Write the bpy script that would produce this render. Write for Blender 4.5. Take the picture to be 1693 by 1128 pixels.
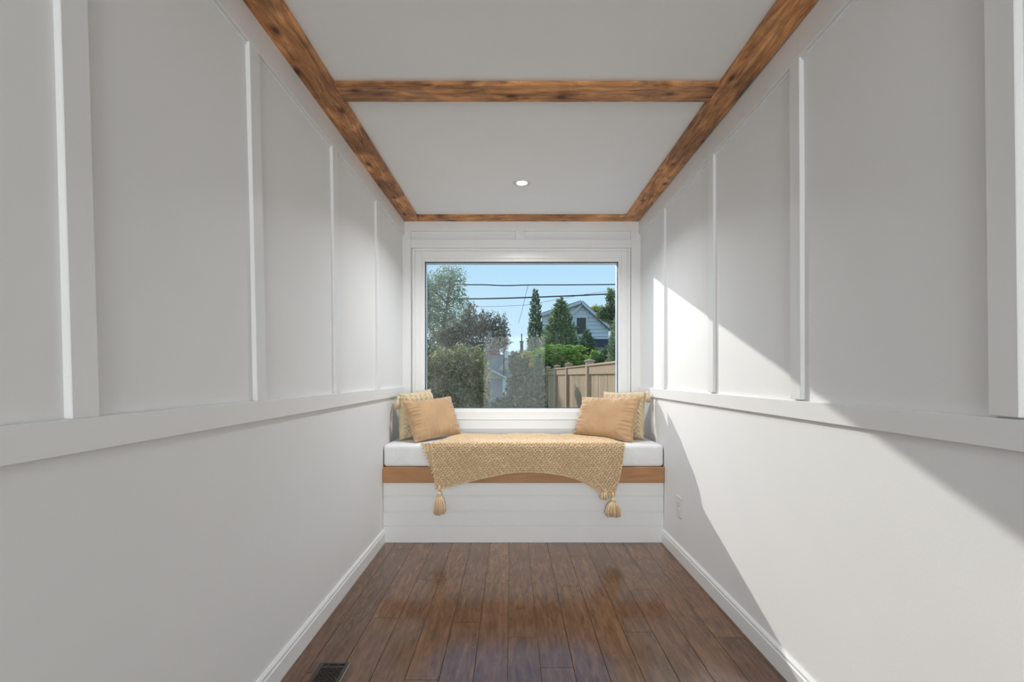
import bpy, bmesh, math, random
import numpy as np
from mathutils import Vector, Matrix

for o in list(bpy.data.objects):
    bpy.data.objects.remove(o)
S = bpy.context.scene
COL = S.collection
random.seed(7)
RNG = np.random.default_rng(11)

# ------------------------------------------------------------------ camera
F, U0, V0, CH = 770.0, 845.0, 622.0, 1.076      # focal (px), vanishing point, eye height
cam = bpy.data.cameras.new('camera')
cam.sensor_width = 36.0
cam.lens = 36.0 * F / 1693.0
cam.shift_x = (846.5 - U0) / 1693.0
cam.shift_y = (V0 - 564.0) / 1693.0
cam.clip_start = 0.02
cam.clip_end = 500
camo = bpy.data.objects.new('camera', cam)
COL.objects.link(camo)
camo.location = (0, 0, CH)
camo.rotation_euler = (math.pi / 2, 0, 0)
S.camera = camo

# ------------------------------------------------------------------ world sky
W = bpy.data.worlds.new('sky')
S.world = W
W.use_nodes = True
nt = W.node_tree
nt.nodes.clear()
wo = nt.nodes.new('ShaderNodeOutputWorld')
bg = nt.nodes.new('ShaderNodeBackground')
tc = nt.nodes.new('ShaderNodeTexCoord')
sx = nt.nodes.new('ShaderNodeSeparateXYZ')
rp = nt.nodes.new('ShaderNodeValToRGB')
rp.color_ramp.elements[0].position = 0.0
rp.color_ramp.elements[0].color = (0.66, 0.86, 0.97, 1)
rp.color_ramp.elements[1].position = 0.7
rp.color_ramp.elements[1].color = (0.20, 0.45, 0.86, 1)
e = rp.color_ramp.elements.new(0.24)
e.color = (0.46, 0.73, 0.96, 1)
nt.links.new(tc.outputs['Generated'], sx.inputs[0])
nt.links.new(sx.outputs['Z'], rp.inputs[0])
nt.links.new(rp.outputs[0], bg.inputs[0])
nt.links.new(bg.outputs[0], wo.inputs[0])
bg.inputs[1].default_value = 0.43

# ------------------------------------------------------------------ sun
sun = bpy.data.lights.new('sun_offscreen', 'SUN')
sun.energy = 1.2
sun.angle = math.radians(0.6)
sun.color = (1.0, 0.965, 0.91)
suno = bpy.data.objects.new('sun_offscreen', sun)
COL.objects.link(suno)
suno.location = (-8, 20, 12)
suno.rotation_euler = Vector((0.48, -1.0, -0.432)).to_track_quat('-Z', 'Y').to_euler()

# ------------------------------------------------------------------ added fill light in an invented window behind the camera
REAR = -4.2
al = bpy.data.lights.new('fill_rear_offscreen', 'AREA')
al.shape = 'RECTANGLE'
al.size, al.size_y = 1.6, 2.0
al.energy = 52.0
al.color = (0.96, 0.985, 1.0)
alo = bpy.data.objects.new('fill_rear_offscreen', al)
COL.objects.link(alo)
alo.location = (0.08, REAR - 0.10, 1.1)
alo.rotation_euler = Vector((0, 1, 0)).to_track_quat('-Z', 'Z').to_euler()
POT_POWER = 5.2

# ------------------------------------------------------------------ exposure
S.view_settings.view_transform = 'Standard'
S.view_settings.look = 'None'
S.view_settings.exposure = 1.3
S.view_settings.gamma = 1.0
S.view_settings.use_curve_mapping = False


def P(u, v, D):
    return Vector(((u - U0) * D / F, D, CH + (V0 - v) * D / F))


# ================================================================== materials
def new_mat(name):
    m = bpy.data.materials.new(name)
    m.use_nodes = True
    n = m.node_tree
    b = n.nodes['Principled BSDF']
    return m, n, b


def nd(n, t, **kw):
    x = n.nodes.new(t)
    for k, v in kw.items():
        setattr(x, k, v)
    return x


def ramp(n, stops):
    r = n.nodes.new('ShaderNodeValToRGB')
    el = r.color_ramp.elements
    el[0].position, el[0].color = stops[0][0], (*stops[0][1], 1)
    el[1].position, el[1].color = stops[-1][0], (*stops[-1][1], 1)
    for p, c in stops[1:-1]:
        q = el.new(p)
        q.color = (*c, 1)
    return r


def coords(n, scale, kind='Object', rnd=False):
    t = n.nodes.new('ShaderNodeTexCoord')
    mp = n.nodes.new('ShaderNodeMapping')
    mp.inputs['Scale'].default_value = scale
    n.links.new(t.outputs[kind], mp.inputs['Vector'])
    if rnd:
        oi = n.nodes.new('ShaderNodeObjectInfo')
        ml = nd(n, 'ShaderNodeMath', operation='MULTIPLY')
        ml.inputs[1].default_value = 37.0
        n.links.new(oi.outputs['Random'], ml.inputs[0])
        n.links.new(ml.outputs[0], mp.inputs['Location'])
    return mp


def noise(n, vec, scale, detail=4, rough=0.55, dist=0.0):
    x = n.nodes.new('ShaderNodeTexNoise')
    x.inputs['Scale'].default_value = scale
    x.inputs['Detail'].default_value = detail
    x.inputs['Roughness'].default_value = rough
    x.inputs['Distortion'].default_value = dist
    if vec is not None:
        n.links.new(vec, x.inputs['Vector'])
    return x


def bump(n, b, h, strength, dist=0.01):
    x = n.nodes.new('ShaderNodeBump')
    x.inputs['Strength'].default_value = strength
    x.inputs['Distance'].default_value = dist
    n.links.new(h, x.inputs['Height'])
    n.links.new(x.outputs[0], b.inputs['Normal'])
    return x


def mixc(n, a, b, fac, mode='MIX'):
    x = nd(n, 'ShaderNodeMix', data_type='RGBA', blend_type=mode)
    for s, v in ((x.inputs[6], a), (x.inputs[7], b), (x.inputs[0], fac)):
        if hasattr(v, 'links'):
            n.links.new(v, s)
        elif isinstance(v, (tuple, list)):
            s.default_value = (*v, 1)
        else:
            s.default_value = v
    return x.outputs[2]


def paint(name, col, rough=0.55, bs=0.05, sc=90):
    m, n, b = new_mat(name)
    mp = coords(n, (1, 1, 1))
    a = noise(n, mp.outputs[0], 2.2, 3)
    r = ramp(n, [(0.3, tuple(c * 0.975 for c in col)), (0.7, col)])
    n.links.new(a.outputs[0], r.inputs[0])
    n.links.new(r.outputs[0], b.inputs['Base Color'])
    b.inputs['Roughness'].default_value = rough
    t = noise(n, mp.outputs[0], sc, 3)
    bump(n, b, t.outputs[0], bs, 0.004)
    return m


def plain(name, col, rough=0.5, metal=0.0, emit=None, es=1.0):
    m, n, b = new_mat(name)
    mp = coords(n, (1, 1, 1))
    a = noise(n, mp.outputs[0], 25, 3)
    r = ramp(n, [(0.3, tuple(c * 0.9 for c in col)), (0.7, col)])
    n.links.new(a.outputs[0], r.inputs[0])
    n.links.new(r.outputs[0], b.inputs['Base Color'])
    b.inputs['Roughness'].default_value = rough
    b.inputs['Metallic'].default_value = metal
    if emit:
        b.inputs['Emission Color'].default_value = (*emit, 1)
        b.inputs['Emission Strength'].default_value = es
    return m


def beam_mat():
    m, n, b = new_mat('stained_knotty_pine')
    mp = coords(n, (1.0, 7.0, 7.0), rnd=True)
    mq = coords(n, (1, 1, 1), rnd=True)
    # knots bend the grain
    vo = n.nodes.new('ShaderNodeTexVoronoi')
    vo.voronoi_dimensions = '2D'
    vo.inputs['Scale'].default_value = 4.6
    mk = coords(n, (0.8, 1.5, 1.5), rnd=True)
    n.links.new(mk.outputs[0], vo.inputs['Vector'])
    g = noise(n, mp.outputs[0], 5.0, 7, 0.62, 1.1)
    r = ramp(n, [(0.30, (0.14, 0.050, 0.016)), (0.42, (0.46, 0.19, 0.064)),
                 (0.55, (0.70, 0.325, 0.12)), (0.72, (0.93, 0.52, 0.23))])
    n.links.new(g.outputs[0], r.inputs[0])
    pat = noise(n, mq.outputs[0], 3.5, 4, 0.6, 0.6)
    rp_ = ramp(n, [(0.38, (0.40, 0.38, 0.38)), (0.56, (1, 1, 1))])
    n.links.new(pat.outputs[0], rp_.inputs[0])
    c1 = mixc(n, r.outputs[0], rp_.outputs[0], 0.85, 'MULTIPLY')
    kr = ramp(n, [(0.045, (0.13, 0.08, 0.06)), (0.075, (0.55, 0.45, 0.40)), (0.16, (1, 1, 1))])
    n.links.new(vo.outputs['Distance'], kr.inputs[0])
    c2 = mixc(n, c1, kr.outputs[0], 0.9, 'MULTIPLY')
    n.links.new(c2, b.inputs['Base Color'])
    b.inputs['Roughness'].default_value = 0.5
    bump(n, b, g.outputs[0], 0.25, 0.004)
    return m


def floor_mat():
    m, n, b = new_mat('distressed_brown_plank')
    mp = coords(n, (11.0, 1.3, 1.0), rnd=True)
    mq = coords(n, (4.5, 1.1, 1.0), rnd=True)
    g = noise(n, mp.outputs[0], 4.5, 8, 0.66, 0.8)
    r = ramp(n, [(0.28, (0.080, 0.036, 0.017)), (0.5, (0.165, 0.077, 0.036)), (0.75, (0.27, 0.138, 0.066))])
    n.links.new(g.outputs[0], r.inputs[0])
    pt = noise(n, mq.outputs[0], 6.0, 6, 0.7, 1.2)
    pr = ramp(n, [(0.36, (0.58, 0.56, 0.56)), (0.60, (1.0, 1.0, 1.0))])
    n.links.new(pt.outputs[0], pr.inputs[0])
    c = mixc(n, r.outputs[0], pr.outputs[0], 0.7, 'MULTIPLY')
    oi = n.nodes.new('ShaderNodeObjectInfo')
    orr = ramp(n, [(0.0, (0.80, 0.80, 0.82)), (1.0, (1.12, 1.10, 1.06))])
    n.links.new(oi.outputs['Random'], orr.inputs[0])
    c = mixc(n, c, orr.outputs[0], 1.0, 'MULTIPLY')
    n.links.new(c, b.inputs['Base Color'])
    rr = ramp(n, [(0.3, (0.15,) * 3), (0.7, (0.24,) * 3)])
    n.links.new(pt.outputs[0], rr.inputs[0])
    n.links.new(rr.outputs[0], b.inputs['Roughness'])
    b.inputs['Specular IOR Level'].default_value = 0.42
    b.inputs['Coat Weight'].default_value = 0.45
    b.inputs['Coat IOR'].default_value = 1.52
    b.inputs['Coat Roughness'].default_value = 0.13
    bump(n, b, g.outputs[0], 0.06, 0.002)
    return m


def oak_mat():
    m, n, b = new_mat('honey_oak')
    mp = coords(n, (1.2, 14, 14))
    g = noise(n, mp.outputs[0], 4, 6, 0.6, 0.5)
    r = ramp(n, [(0.3, (0.36, 0.165, 0.062)), (0.7, (0.52, 0.265, 0.112))])
    n.links.new(g.outputs[0], r.inputs[0])
    n.links.new(r.outputs[0], b.inputs['Base Color'])
    b.inputs['Roughness'].default_value = 0.42
    bump(n, b, g.outputs[0], 0.08, 0.002)
    return m


def cedar_mat():
    m, n, b = new_mat('cedar_fence_wood')
    mp = coords(n, (9, 9, 1.0), rnd=True)
    g = noise(n, mp.outputs[0], 4, 6, 0.6, 0.8)
    r = ramp(n, [(0.3, (0.55, 0.33, 0.17)), (0.7, (0.76, 0.50, 0.29))])
    n.links.new(g.outputs[0], r.inputs[0])
    oi = n.nodes.new('ShaderNodeObjectInfo')
    orr = ramp(n, [(0.0, (0.82, 0.80, 0.78)), (1.0, (1.1, 1.1, 1.1))])
    n.links.new(oi.outputs['Random'], orr.inputs[0])
    n.links.new(mixc(n, r.outputs[0], orr.outputs[0], 1.0, 'MULTIPLY'), b.inputs['Base Color'])
    b.inputs['Roughness'].default_value = 0.8
    bump(n, b, g.outputs[0], 0.3, 0.004)
    return m


def fabric_mat(name, c0, c1, weave=900, wr=0.5, sheen=0.15, rough=0.9):
    m, n, b = new_mat(name)
    mp = coords(n, (1, 1, 1))
    a = noise(n, mp.outputs[0], 9, 4, 0.6, 0.4)
    r = ramp(n, [(0.3, c0), (0.7, c1)])
    n.links.new(a.outputs[0], r.inputs[0])
    n.links.new(r.outputs[0], b.inputs['Base Color'])
    b.inputs['Roughness'].default_value = rough
    b.inputs['Sheen Weight'].default_value = sheen
    t = noise(n, mp.outputs[0], weave, 2)
    w = noise(n, mp.outputs[0], 22, 4, 0.6, 1.5)
    ad = nd(n, 'ShaderNodeMath', operation='MULTIPLY_ADD')
    n.links.new(t.outputs[0], ad.inputs[0])
    ad.inputs[1].default_value = 0.12
    n.links.new(w.outputs[0], ad.inputs[2])
    bump(n, b, ad.outputs[0], wr, 0.006)
    return m


def yarn_mat(name, c0, c1):
    m, n, b = new_mat(name)
    geo = n.nodes.new('ShaderNodeNewGeometry')
    r = ramp(n, [(0.0, c0), (1.0, c1)])
    n.links.new(geo.outputs['Random Per Island'], r.inputs[0])
    n.links.new(r.outputs[0], b.inputs['Base Color'])
    b.inputs['Roughness'].default_value = 0.9
    b.inputs['Sheen Weight'].default_value = 0.2
    mp = coords(n, (1, 1, 1))
    t = noise(n, mp.outputs[0], 420, 3)
    bump(n, b, t.outputs[0], 0.5, 0.002)
    return m


def leaf_mat(name, stops, trans=0.45, rough=0.55):
    m = bpy.data.materials.new(name)
    m.use_nodes = True
    n = m.node_tree
    n.nodes.clear()
    out = n.nodes.new('ShaderNodeOutputMaterial')
    geo = n.nodes.new('ShaderNodeNewGeometry')
    r = ramp(n, stops)
    n.links.new(geo.outputs['Random Per Island'], r.inputs[0])
    d = n.nodes.new('ShaderNodeBsdfPrincipled')
    d.inputs['Roughness'].default_value = rough
    t = n.nodes.new('ShaderNodeBsdfTranslucent')
    mx = n.nodes.new('ShaderNodeMixShader')
    mx.inputs[0].default_value = trans
    n.links.new(r.outputs[0], d.inputs['Base Color'])
    n.links.new(r.outputs[0], t.inputs[0])
    n.links.new(d.outputs[0], mx.inputs[1])
    n.links.new(t.outputs[0], mx.inputs[2])
    n.links.new(mx.outputs[0], out.inputs[0])
    return m


def glass_mat(name, dusty=True):
    m = bpy.data.materials.new(name)
    m.use_nodes = True
    n = m.node_tree
    n.nodes.clear()
    out = n.nodes.new('ShaderNodeOutputMaterial')
    tr = n.nodes.new('ShaderNodeBsdfTransparent')
    tr.inputs[0].default_value = (0.96, 0.975, 0.97, 1)
    gl = n.nodes.new('ShaderNodeBsdfGlossy')
    gl.inputs['Roughness'].default_value = 0.02
    fr = n.nodes.new('ShaderNodeFresnel')
    fr.inputs[0].default_value = 1.25
    m1 = n.nodes.new('ShaderNodeMixShader')
    n.links.new(fr.outputs[0], m1.inputs[0])
    n.links.new(tr.outputs[0], m1.inputs[1])
    n.links.new(gl.outputs[0], m1.inputs[2])
    if not dusty:
        n.links.new(m1.outputs[0], out.inputs[0])
        return m
    # dried dust film and specks, thickest on the side away from the fence
    df = n.nodes.new('ShaderNodeBsdfDiffuse')
    df.inputs[0].default_value = (0.75, 0.74, 0.70, 1)
    tl = n.nodes.new('ShaderNodeBsdfTranslucent')
    tl.inputs[0].default_value = (0.80, 0.78, 0.72, 1)
    md = n.nodes.new('ShaderNodeMixShader')
    md.inputs[0].default_value = 0.6
    n.links.new(df.outputs[0], md.inputs[1])
    n.links.new(tl.outputs[0], md.inputs[2])
    mp = coords(n, (1, 1, 1))
    sp = noise(n, mp.outputs[0], 130, 3, 0.7)
    spr = ramp(n, [(0.54, (0, 0, 0)), (0.70, (1, 1, 1))])
    n.links.new(sp.outputs[0], spr.inputs[0])
    cl = noise(n, mp.outputs[0], 3.0, 4, 0.6, 0.4)
    clr = ramp(n, [(0.35, (0, 0, 0)), (0.7, (1, 1, 1))])
    n.links.new(cl.outputs[0], clr.inputs[0])
    sep = n.nodes.new('ShaderNodeSeparateXYZ')
    t0 = n.nodes.new('ShaderNodeTexCoord')
    n.links.new(t0.outputs['Object'], sep.inputs[0])
    mr = n.nodes.new('ShaderNodeMapRange')
    mr.inputs['From Min'].default_value = -0.72
    mr.inputs['From Max'].default_value = 0.0
    mr.inputs['To Min'].default_value = 1.0
    mr.inputs['To Max'].default_value = 0.05
    n.links.new(sep.outputs['X'], mr.inputs['Value'])
    a = nd(n, 'ShaderNodeMath', operation='MULTIPLY')
    n.links.new(spr.outputs[0], a.inputs[0]); a.inputs[1].default_value = 0.50
    b_ = nd(n, 'ShaderNodeMath', operation='MULTIPLY_ADD')
    n.links.new(clr.outputs[0], b_.inputs[0]); b_.inputs[1].default_value = 0.15
    n.links.new(a.outputs[0], b_.inputs[2])
    c_ = nd(n, 'ShaderNodeMath', operation='MULTIPLY')
    n.links.new(b_.outputs[0], c_.inputs[0]); n.links.new(mr.outputs[0], c_.inputs[1])
    m2 = n.nodes.new('ShaderNodeMixShader')
    n.links.new(c_.outputs[0], m2.inputs[0])
    n.links.new(m1.outputs[0], m2.inputs[1])
    n.links.new(md.outputs[0], m2.inputs[2])
    n.links.new(m2.outputs[0], out.inputs[0])
    return m


M = {}
M['wall'] = paint('white_wall_paint', (0.835, 0.835, 0.828), 0.6, 0.06, 120)
M['ceil'] = paint('white_ceiling_paint', (0.87, 0.87, 0.86), 0.9, 0.05, 160)
M['trim'] = paint('white_trim_paint', (0.845, 0.845, 0.838), 0.38, 0.03, 60)
M['vinyl'] = paint('white_vinyl', (0.86, 0.86, 0.855), 0.35, 0.0, 60)
M['beam'] = beam_mat()
M['floor'] = floor_mat()
M['oak'] = oak_mat()
M['cedar'] = cedar_mat()
M['sub'] = plain('plywood', (0.34, 0.25, 0.16), 0.9)
M['sheet'] = fabric_mat('white_sheet', (0.85, 0.85, 0.845), (0.90, 0.90, 0.895), 700, 0.25)
M['tan'] = fabric_mat('tan_velvet', (0.49, 0.305, 0.16), (0.56, 0.36, 0.195), 700, 0.35, 0.3)
M['cream'] = yarn_mat('cream_knit_yarn', (0.60, 0.47, 0.29), (0.78, 0.64, 0.43))
M['yarn'] = yarn_mat('tan_knit_yarn', (0.74, 0.53, 0.315), (0.90, 0.69, 0.45))
M['yarn_base'] = plain('tan_knit_backing', (0.74, 0.53, 0.315), 0.95)
M['black'] = plain('black_gasket', (0.012, 0.012, 0.012), 0.6)
M['vent'] = plain('bronzed_vent_metal', (0.075, 0.065, 0.055), 0.38, 0.6)
M['ventrim'] = plain('pale_metal', (0.30, 0.30, 0.29), 0.35, 0.7)
M['plastic'] = plain('white_plastic', (0.78, 0.77, 0.76), 0.3)
M['lamp'] = plain('lit_lamp_lens', (1, 1, 1), 0.4, 0, (1.0, 0.97, 0.92), 6.0)
M['glass'] = glass_mat('dusty_window_glass')
M['glass2'] = glass_mat('clear_window_glass', False)
M['bark'] = plain('grey_brown_bark', (0.10, 0.072, 0.05), 0.9)
M['earth'] = plain('garden_earth_and_grass', (0.075, 0.10, 0.035), 0.95)
M['siding'] = paint('white_house_siding', (0.82, 0.83, 0.82), 0.6, 0.05, 20)
M['fascia'] = paint('pale_house_fascia', (0.78, 0.77, 0.74), 0.6, 0.05, 20)
M['roof'] = plain('dark_grey_shingle', (0.055, 0.058, 0.065), 0.9)
M['pane'] = plain('dark_window_pane', (0.06, 0.055, 0.05), 0.15)
M['shedroof'] = plain('pale_green_shed_roof', (0.52, 0.54, 0.40), 0.8)
M['shedwall'] = plain('grey_shed_wall', (0.30, 0.33, 0.36), 0.8)
M['red'] = plain('red_clay_roof', (0.48, 0.15, 0.10), 0.8)
M['wire'] = plain('black_cable', (0.02, 0.022, 0.025), 0.6)
M['chim'] = plain('dark_chimney_brick', (0.06, 0.06, 0.07), 0.8)


# ================================================================== mesh helpers
class MB:
    def __init__(self):
        self.bm = bmesh.new()

    def box(self, x0, x1, y0, y1, z0, z1, bev=0.0, warp=None, seg=1):
        r = bmesh.ops.create_cube(self.bm, size=1.0)
        vs = r['verts']
        for v in vs:
            v.co = Vector(((x0 + x1) / 2 + v.co.x * (x1 - x0), (y0 + y1) / 2 + v.co.y * (y1 - y0),
                           (z0 + z1) / 2 + v.co.z * (z1 - z0)))
        if bev > 0:
            ed = list({e for v in vs for e in v.link_edges})
            r2 = bmesh.ops.bevel(self.bm, geom=ed, offset=bev, segments=seg, affect='EDGES', profile=0.5)
        return self

    def prism(self, pts, axis, a, b):
        """polygon pts (2D) extruded along axis between a and b"""
        def mk(p, t):
            if axis == 'x': return (t, p[0], p[1])
            if axis == 'y': return (p[0], t, p[1])
            return (p[0], p[1], t)
        A = [self.bm.verts.new(mk(p, a)) for p in pts]
        B = [self.bm.verts.new(mk(p, b)) for p in pts]
        n = len(pts)
        self.bm.faces.new(A)
        self.bm.faces.new(B[::-1])
        for i in range(n):
            j = (i + 1) % n
            self.bm.faces.new((A[j], A[i], B[i], B[j]))
        return self

    def tube(self, pts, rads, seg=8, cap=True):
        pts = [Vector(p) for p in pts]
        rings = []
        up0 = None
        for i, p in enumerate(pts):
            d = (pts[min(i + 1, len(pts) - 1)] - pts[max(i - 1, 0)]).normalized()
            a = Vector((0, 0, 1)) if abs(d.z) < 0.9 else Vector((1, 0, 0))
            if up0 is not None:
                a = up0
            s = d.cross(a).normalized()
            t = s.cross(d).normalized()
            up0 = t
            r = rads[i] if hasattr(rads, '__len__') else rads
            rings.append([self.bm.verts.new(p + (s * math.cos(k * 2 * math.pi / seg) + t * math.sin(k * 2 * math.pi / seg)) * r)
                          for k in range(seg)])
        for i in range(len(rings) - 1):
            for k in range(seg):
                l = (k + 1) % seg
                self.bm.faces.new((rings[i][k], rings[i][l], rings[i + 1][l], rings[i + 1][k]))
        if cap:
            self.bm.faces.new(rings[0][::-1])
            self.bm.faces.new(rings[-1])
        return self

    def lathe(self, prof, c=(0, 0, 0), seg=40):
        rings = []
        for r, z in prof:
            rings.append([self.bm.verts.new((c[0] + r * math.cos(k * 2 * math.pi / seg), c[1] + r * math.sin(k * 2 * math.pi / seg), c[2] + z))
                          for k in range(seg)])
        for i in range(len(rings) - 1):
            for k in range(seg):
                l = (k + 1) % seg
                self.bm.faces.new((rings[i][k], rings[i][l], rings[i + 1][l], rings[i + 1][k]))
        return self

    def mesh(self, name, mat, smooth=False, warp=None):
        bmesh.ops.recalc_face_normals(self.bm, faces=self.bm.faces)
        if warp:
            for v in self.bm.verts:
                v.co = warp(v.co)
        me = bpy.data.meshes.new(name)
        self.bm.to_mesh(me)
        self.bm.free()
        me.materials.append(mat)
        if smooth:
            me.polygons.foreach_set('use_smooth', [True] * len(me.polygons))
        return me

    def build(self, name, mat, parent=None, smooth=False, warp=None, loc=None):
        return link(name, self.mesh(name, mat, smooth, warp), parent, loc)


def link(name, me, parent=None, loc=None, rot=None):
    o = bpy.data.objects.new(name, me)
    COL.objects.link(o)
    if parent:
        o.parent = parent
    if loc is not None:
        o.location = loc
    if rot is not None:
        o.rotation_euler = rot
    return o


def tag(o, label=None, cat=None, group=None, kind=None):
    for k, v in (('label', label), ('category', cat), ('group', group), ('kind', kind)):
        if v:
            o[k] = v
    return o


def empty(name, loc=(0, 0, 0), label=None, cat=None, group=None, rz=0.0):
    o = bpy.data.objects.new(name, None)
    o.empty_display_size = 0.1
    COL.objects.link(o)
    o.location = loc
    o.rotation_euler = (0, 0, rz)
    return tag(o, label, cat, group)


def box(name, mat, parent, x0, x1, y0, y1, z0, z1, bev=0.0, warp=None):
    return MB().box(x0, x1, y0, y1, z0, z1, bev).build(name, mat, parent, warp=warp)


# ================================================================== room shell
XL, XR = -0.827, 0.987           # wall surfaces
YB = 3.562                       # end wall surface
ZC = 2.271                       # ceiling
ZB = 2.252                       # underside of the beams
RZ0, RZ1 = 0.931, 0.996          # chair rail
FZ = 2.150                       # lower edge of frieze board
T = 0.014


def warp_l(c):                   # the old plaster wall leans out a little above the rail
    k = 0.011 * (3.55 - min(3.55, max(0.0, c.y))) * max(0.0, c.z - RZ1)
    return Vector((c.x - k, c.y, c.z))


def warp_r(c):
    k = 0.012 * max(0.0, 1.9 - max(0.0, c.y)) * max(0.0, c.z - RZ1)
    return Vector((c.x - k, c.y, c.z))


def wall_mesh(name, x, sgn, warp):
    m = MB()
    ys = [REAR, 0.0, 0.6, 1.2, 1.9, 2.6, YB + 0.16]
    zs = [-0.15, RZ1, ZC + 0.12]
    bm = m.bm
    g = [[bm.verts.new(warp(Vector((x, y, z)))) for z in zs] for y in ys]
    h = [[bm.verts.new((x + sgn * 0.16, y, z)) for z in zs] for y in ys]
    for i in range(len(ys) - 1):
        for j in range(2):
            bm.faces.new((g[i][j], g[i + 1][j], g[i + 1][j + 1], g[i][j + 1]))
            bm.faces.new((h[i][j], h[i][j + 1], h[i + 1][j + 1], h[i + 1][j]))
        bm.faces.new((g[i][0], h[i][0], h[i + 1][0], g[i + 1][0]))
        bm.faces.new((g[i][2], g[i + 1][2], h[i + 1][2], h[i][2]))
    for i in (0, len(ys) - 1):
        for j in range(2):
            bm.faces.new((g[i][j], g[i][j + 1], h[i][j + 1], h[i][j]))
    return m.build(name, M['wall'])


wl = tag(wall_mesh('wall_left', XL, -1, warp_l), 'white panelled wall opposite the sunlit wall, with battens above a chair rail', kind='structure')
wr = tag(wall_mesh('wall_right', XR, 1, warp_r), 'white panelled wall with the sun patch and the electrical outlet', kind='structure')

BW = 0.058
for y in (-3.15, -2.47, -1.8, -1.12, -0.45, 0.22, 0.862, 1.492, 2.166, 2.842):
    box('batten', M['trim'], wl, XL - 0.03, XL + T + 0.001, y, y + BW, RZ1, FZ, 0.0015, warp_l)
for y in (-3.15, -2.47, -1.8, -1.12, -0.45, 0.22, 0.892, 1.566, 2.245, 2.962):
    box('batten', M['trim'], wr, XR - T, XR + 0.03, y, y + BW, RZ1, FZ, 0.0015, warp_r)


def chunks(y0, y1, n):
    return [y0 + (y1 - y0) * i / n for i in range(n + 1)]


def long_board(name, parent, x0, x1, z0, z1, warp, y0=REAR, y1=3.55):
    """board along a side wall; extra cross sections so that it can follow the wall"""
    m = MB()
    bm = m.bm
    b = 0.0015
    xa, xb = (x0, x1)
    ys = [y0, 0.0, 0.6, 1.2, 1.9, 2.6, y1]
    prof = [(xa, z0), (xb - b * (1 if xb > xa else -1), z0), (xb, z0 + b), (xb, z1 - b), (xb - b * (1 if xb > xa else -1), z1), (xa, z1)]
    rings = [[bm.verts.new(warp(Vector((p[0], y, p[1])))) for p in prof] for y in ys]
    for i in range(len(ys) - 1):
        for k in range(6):
            l = (k + 1) % 6
            bm.faces.new((rings[i][k], rings[i][l], rings[i + 1][l], rings[i + 1][k]))
    bm.faces.new(rings[0]); bm.faces.new(rings[-1][::-1])
    return m.build(name, M['trim'], parent)


long_board('chair_rail', wl, XL - 0.02, XL + 0.0155, RZ0, RZ1, warp_l)
long_board('chair_rail', wr, XR + 0.02, XR - 0.0155, RZ0, RZ1 - 0.004, warp_r)
long_board('frieze_board', wl, XL - 0.03, XL + T + 0.002, FZ, ZC + 0.01, warp_l)
long_board('frieze_board', wr, XR + 0.03, XR - T - 0.002, FZ, ZC + 0.01, warp_r)
# slim bead under each frieze board
long_board('frieze_bead', wl, XL - 0.02, XL + 0.006, FZ - 0.010, FZ, warp_l)
long_board('frieze_bead', wr, XR + 0.02, XR - 0.006, FZ - 0.010, FZ, warp_r)

for side, x, s in (('left', XL, 1), ('right', XR, -1)):
    m = MB()
    m.prism([(x - s * 0.01, 0.0), (x + s * 0.014, 0.0), (x + s * 0.014, 0.064), (x + s * 0.011, 0.068),
             (x + s * 0.011, 0.078), (x + s * 0.006, 0.086), (x - s * 0.01, 0.086)], 'y', REAR, 3.012)
    tag(m.build('baseboard_' + side, M['trim']), kind='structure')

# ceiling
tag(MB().box(XL - 0.2, XR + 0.2, REAR, YB + 0.16, ZC, ZC + 0.12).build('ceiling', M['ceil']), 'flat white ceiling with stained beams', kind='structure')

# floor of planks
fl = tag(MB().box(XL - 0.16, XR + 0.16, REAR, YB + 0.16, -0.15, -0.012).build('floor', M['sub']), 'brown distressed wood plank floor', kind='structure')
PW = 0.1217
plank_mesh = {}


def plank(x0, x1, y0, y1):
    key = (round(x1 - x0, 4), round(y1 - y0, 4))
    g = 0.0007
    if key not in plank_mesh:
        w, l = key
        m = MB().box(-w / 2 + g, w / 2 - g, -l / 2 + g, l / 2 - g, -0.012, 0.0, 0.0010)
        plank_mesh[key] = m.mesh('plank', M['floor'])
    link('plank', plank_mesh[key], fl, ((x0 + x1) / 2, (y0 + y1) / 2, 0))


x = -0.0128 - 7 * PW
k = 0
starts = {7: 1.918, 8: 1.719}
while x < XR:
    x0, x1 = max(x, XL + 0.002), min(x + PW, XR - 0.002)
    if x1 - x0 > 0.01:
        y = starts.get(k, 1.30 + (k * 0.387) % 1.2)
        L = 1.21
        while y > REAR:
            y -= L
        while y < 3.0:
            a, b = max(y, REAR + 0.005), min(y + L, 3.03)
            if b - a > 0.02:
                plank(x0, x1, a, b)
            y += L
    x += PW
    k += 1

# end wall with the picture window ------------------------------------------------
OX0, OX1 = -0.745, 0.902                      # rough opening
OZ0, OZ1 = CH - 0.330, CH + 0.966
m = MB()
for bx in ((XL - 0.1, OX0, -0.15, ZC + 0.1), (OX1, XR + 0.1, -0.15, ZC + 0.1), (OX0, OX1, -0.15, OZ0), (OX0, OX1, OZ1, ZC + 0.1)):
    m.box(bx[0], bx[1], YB, YB + 0.13, bx[2], bx[3])
wb = tag(m.build('wall_back', M['wall']), 'white end wall around the picture window', kind='structure')
YF = 3.545
ZT = CH
box('frieze_board', M['trim'], wb, XL, XR, YF - 0.004, YB + 0.01, ZT + 1.106, ZC, 0.0015)
box('header_board', M['trim'], wb, -0.763, 0.913, YF - 0.002, YB + 0.01, ZT + 0.975, ZT + 1.040, 0.0015)
box('stile', M['trim'], wb, XL, -0.763, YF, YB + 0.01, RZ0 - 0.30, ZT + 1.106, 0.0015)
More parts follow.
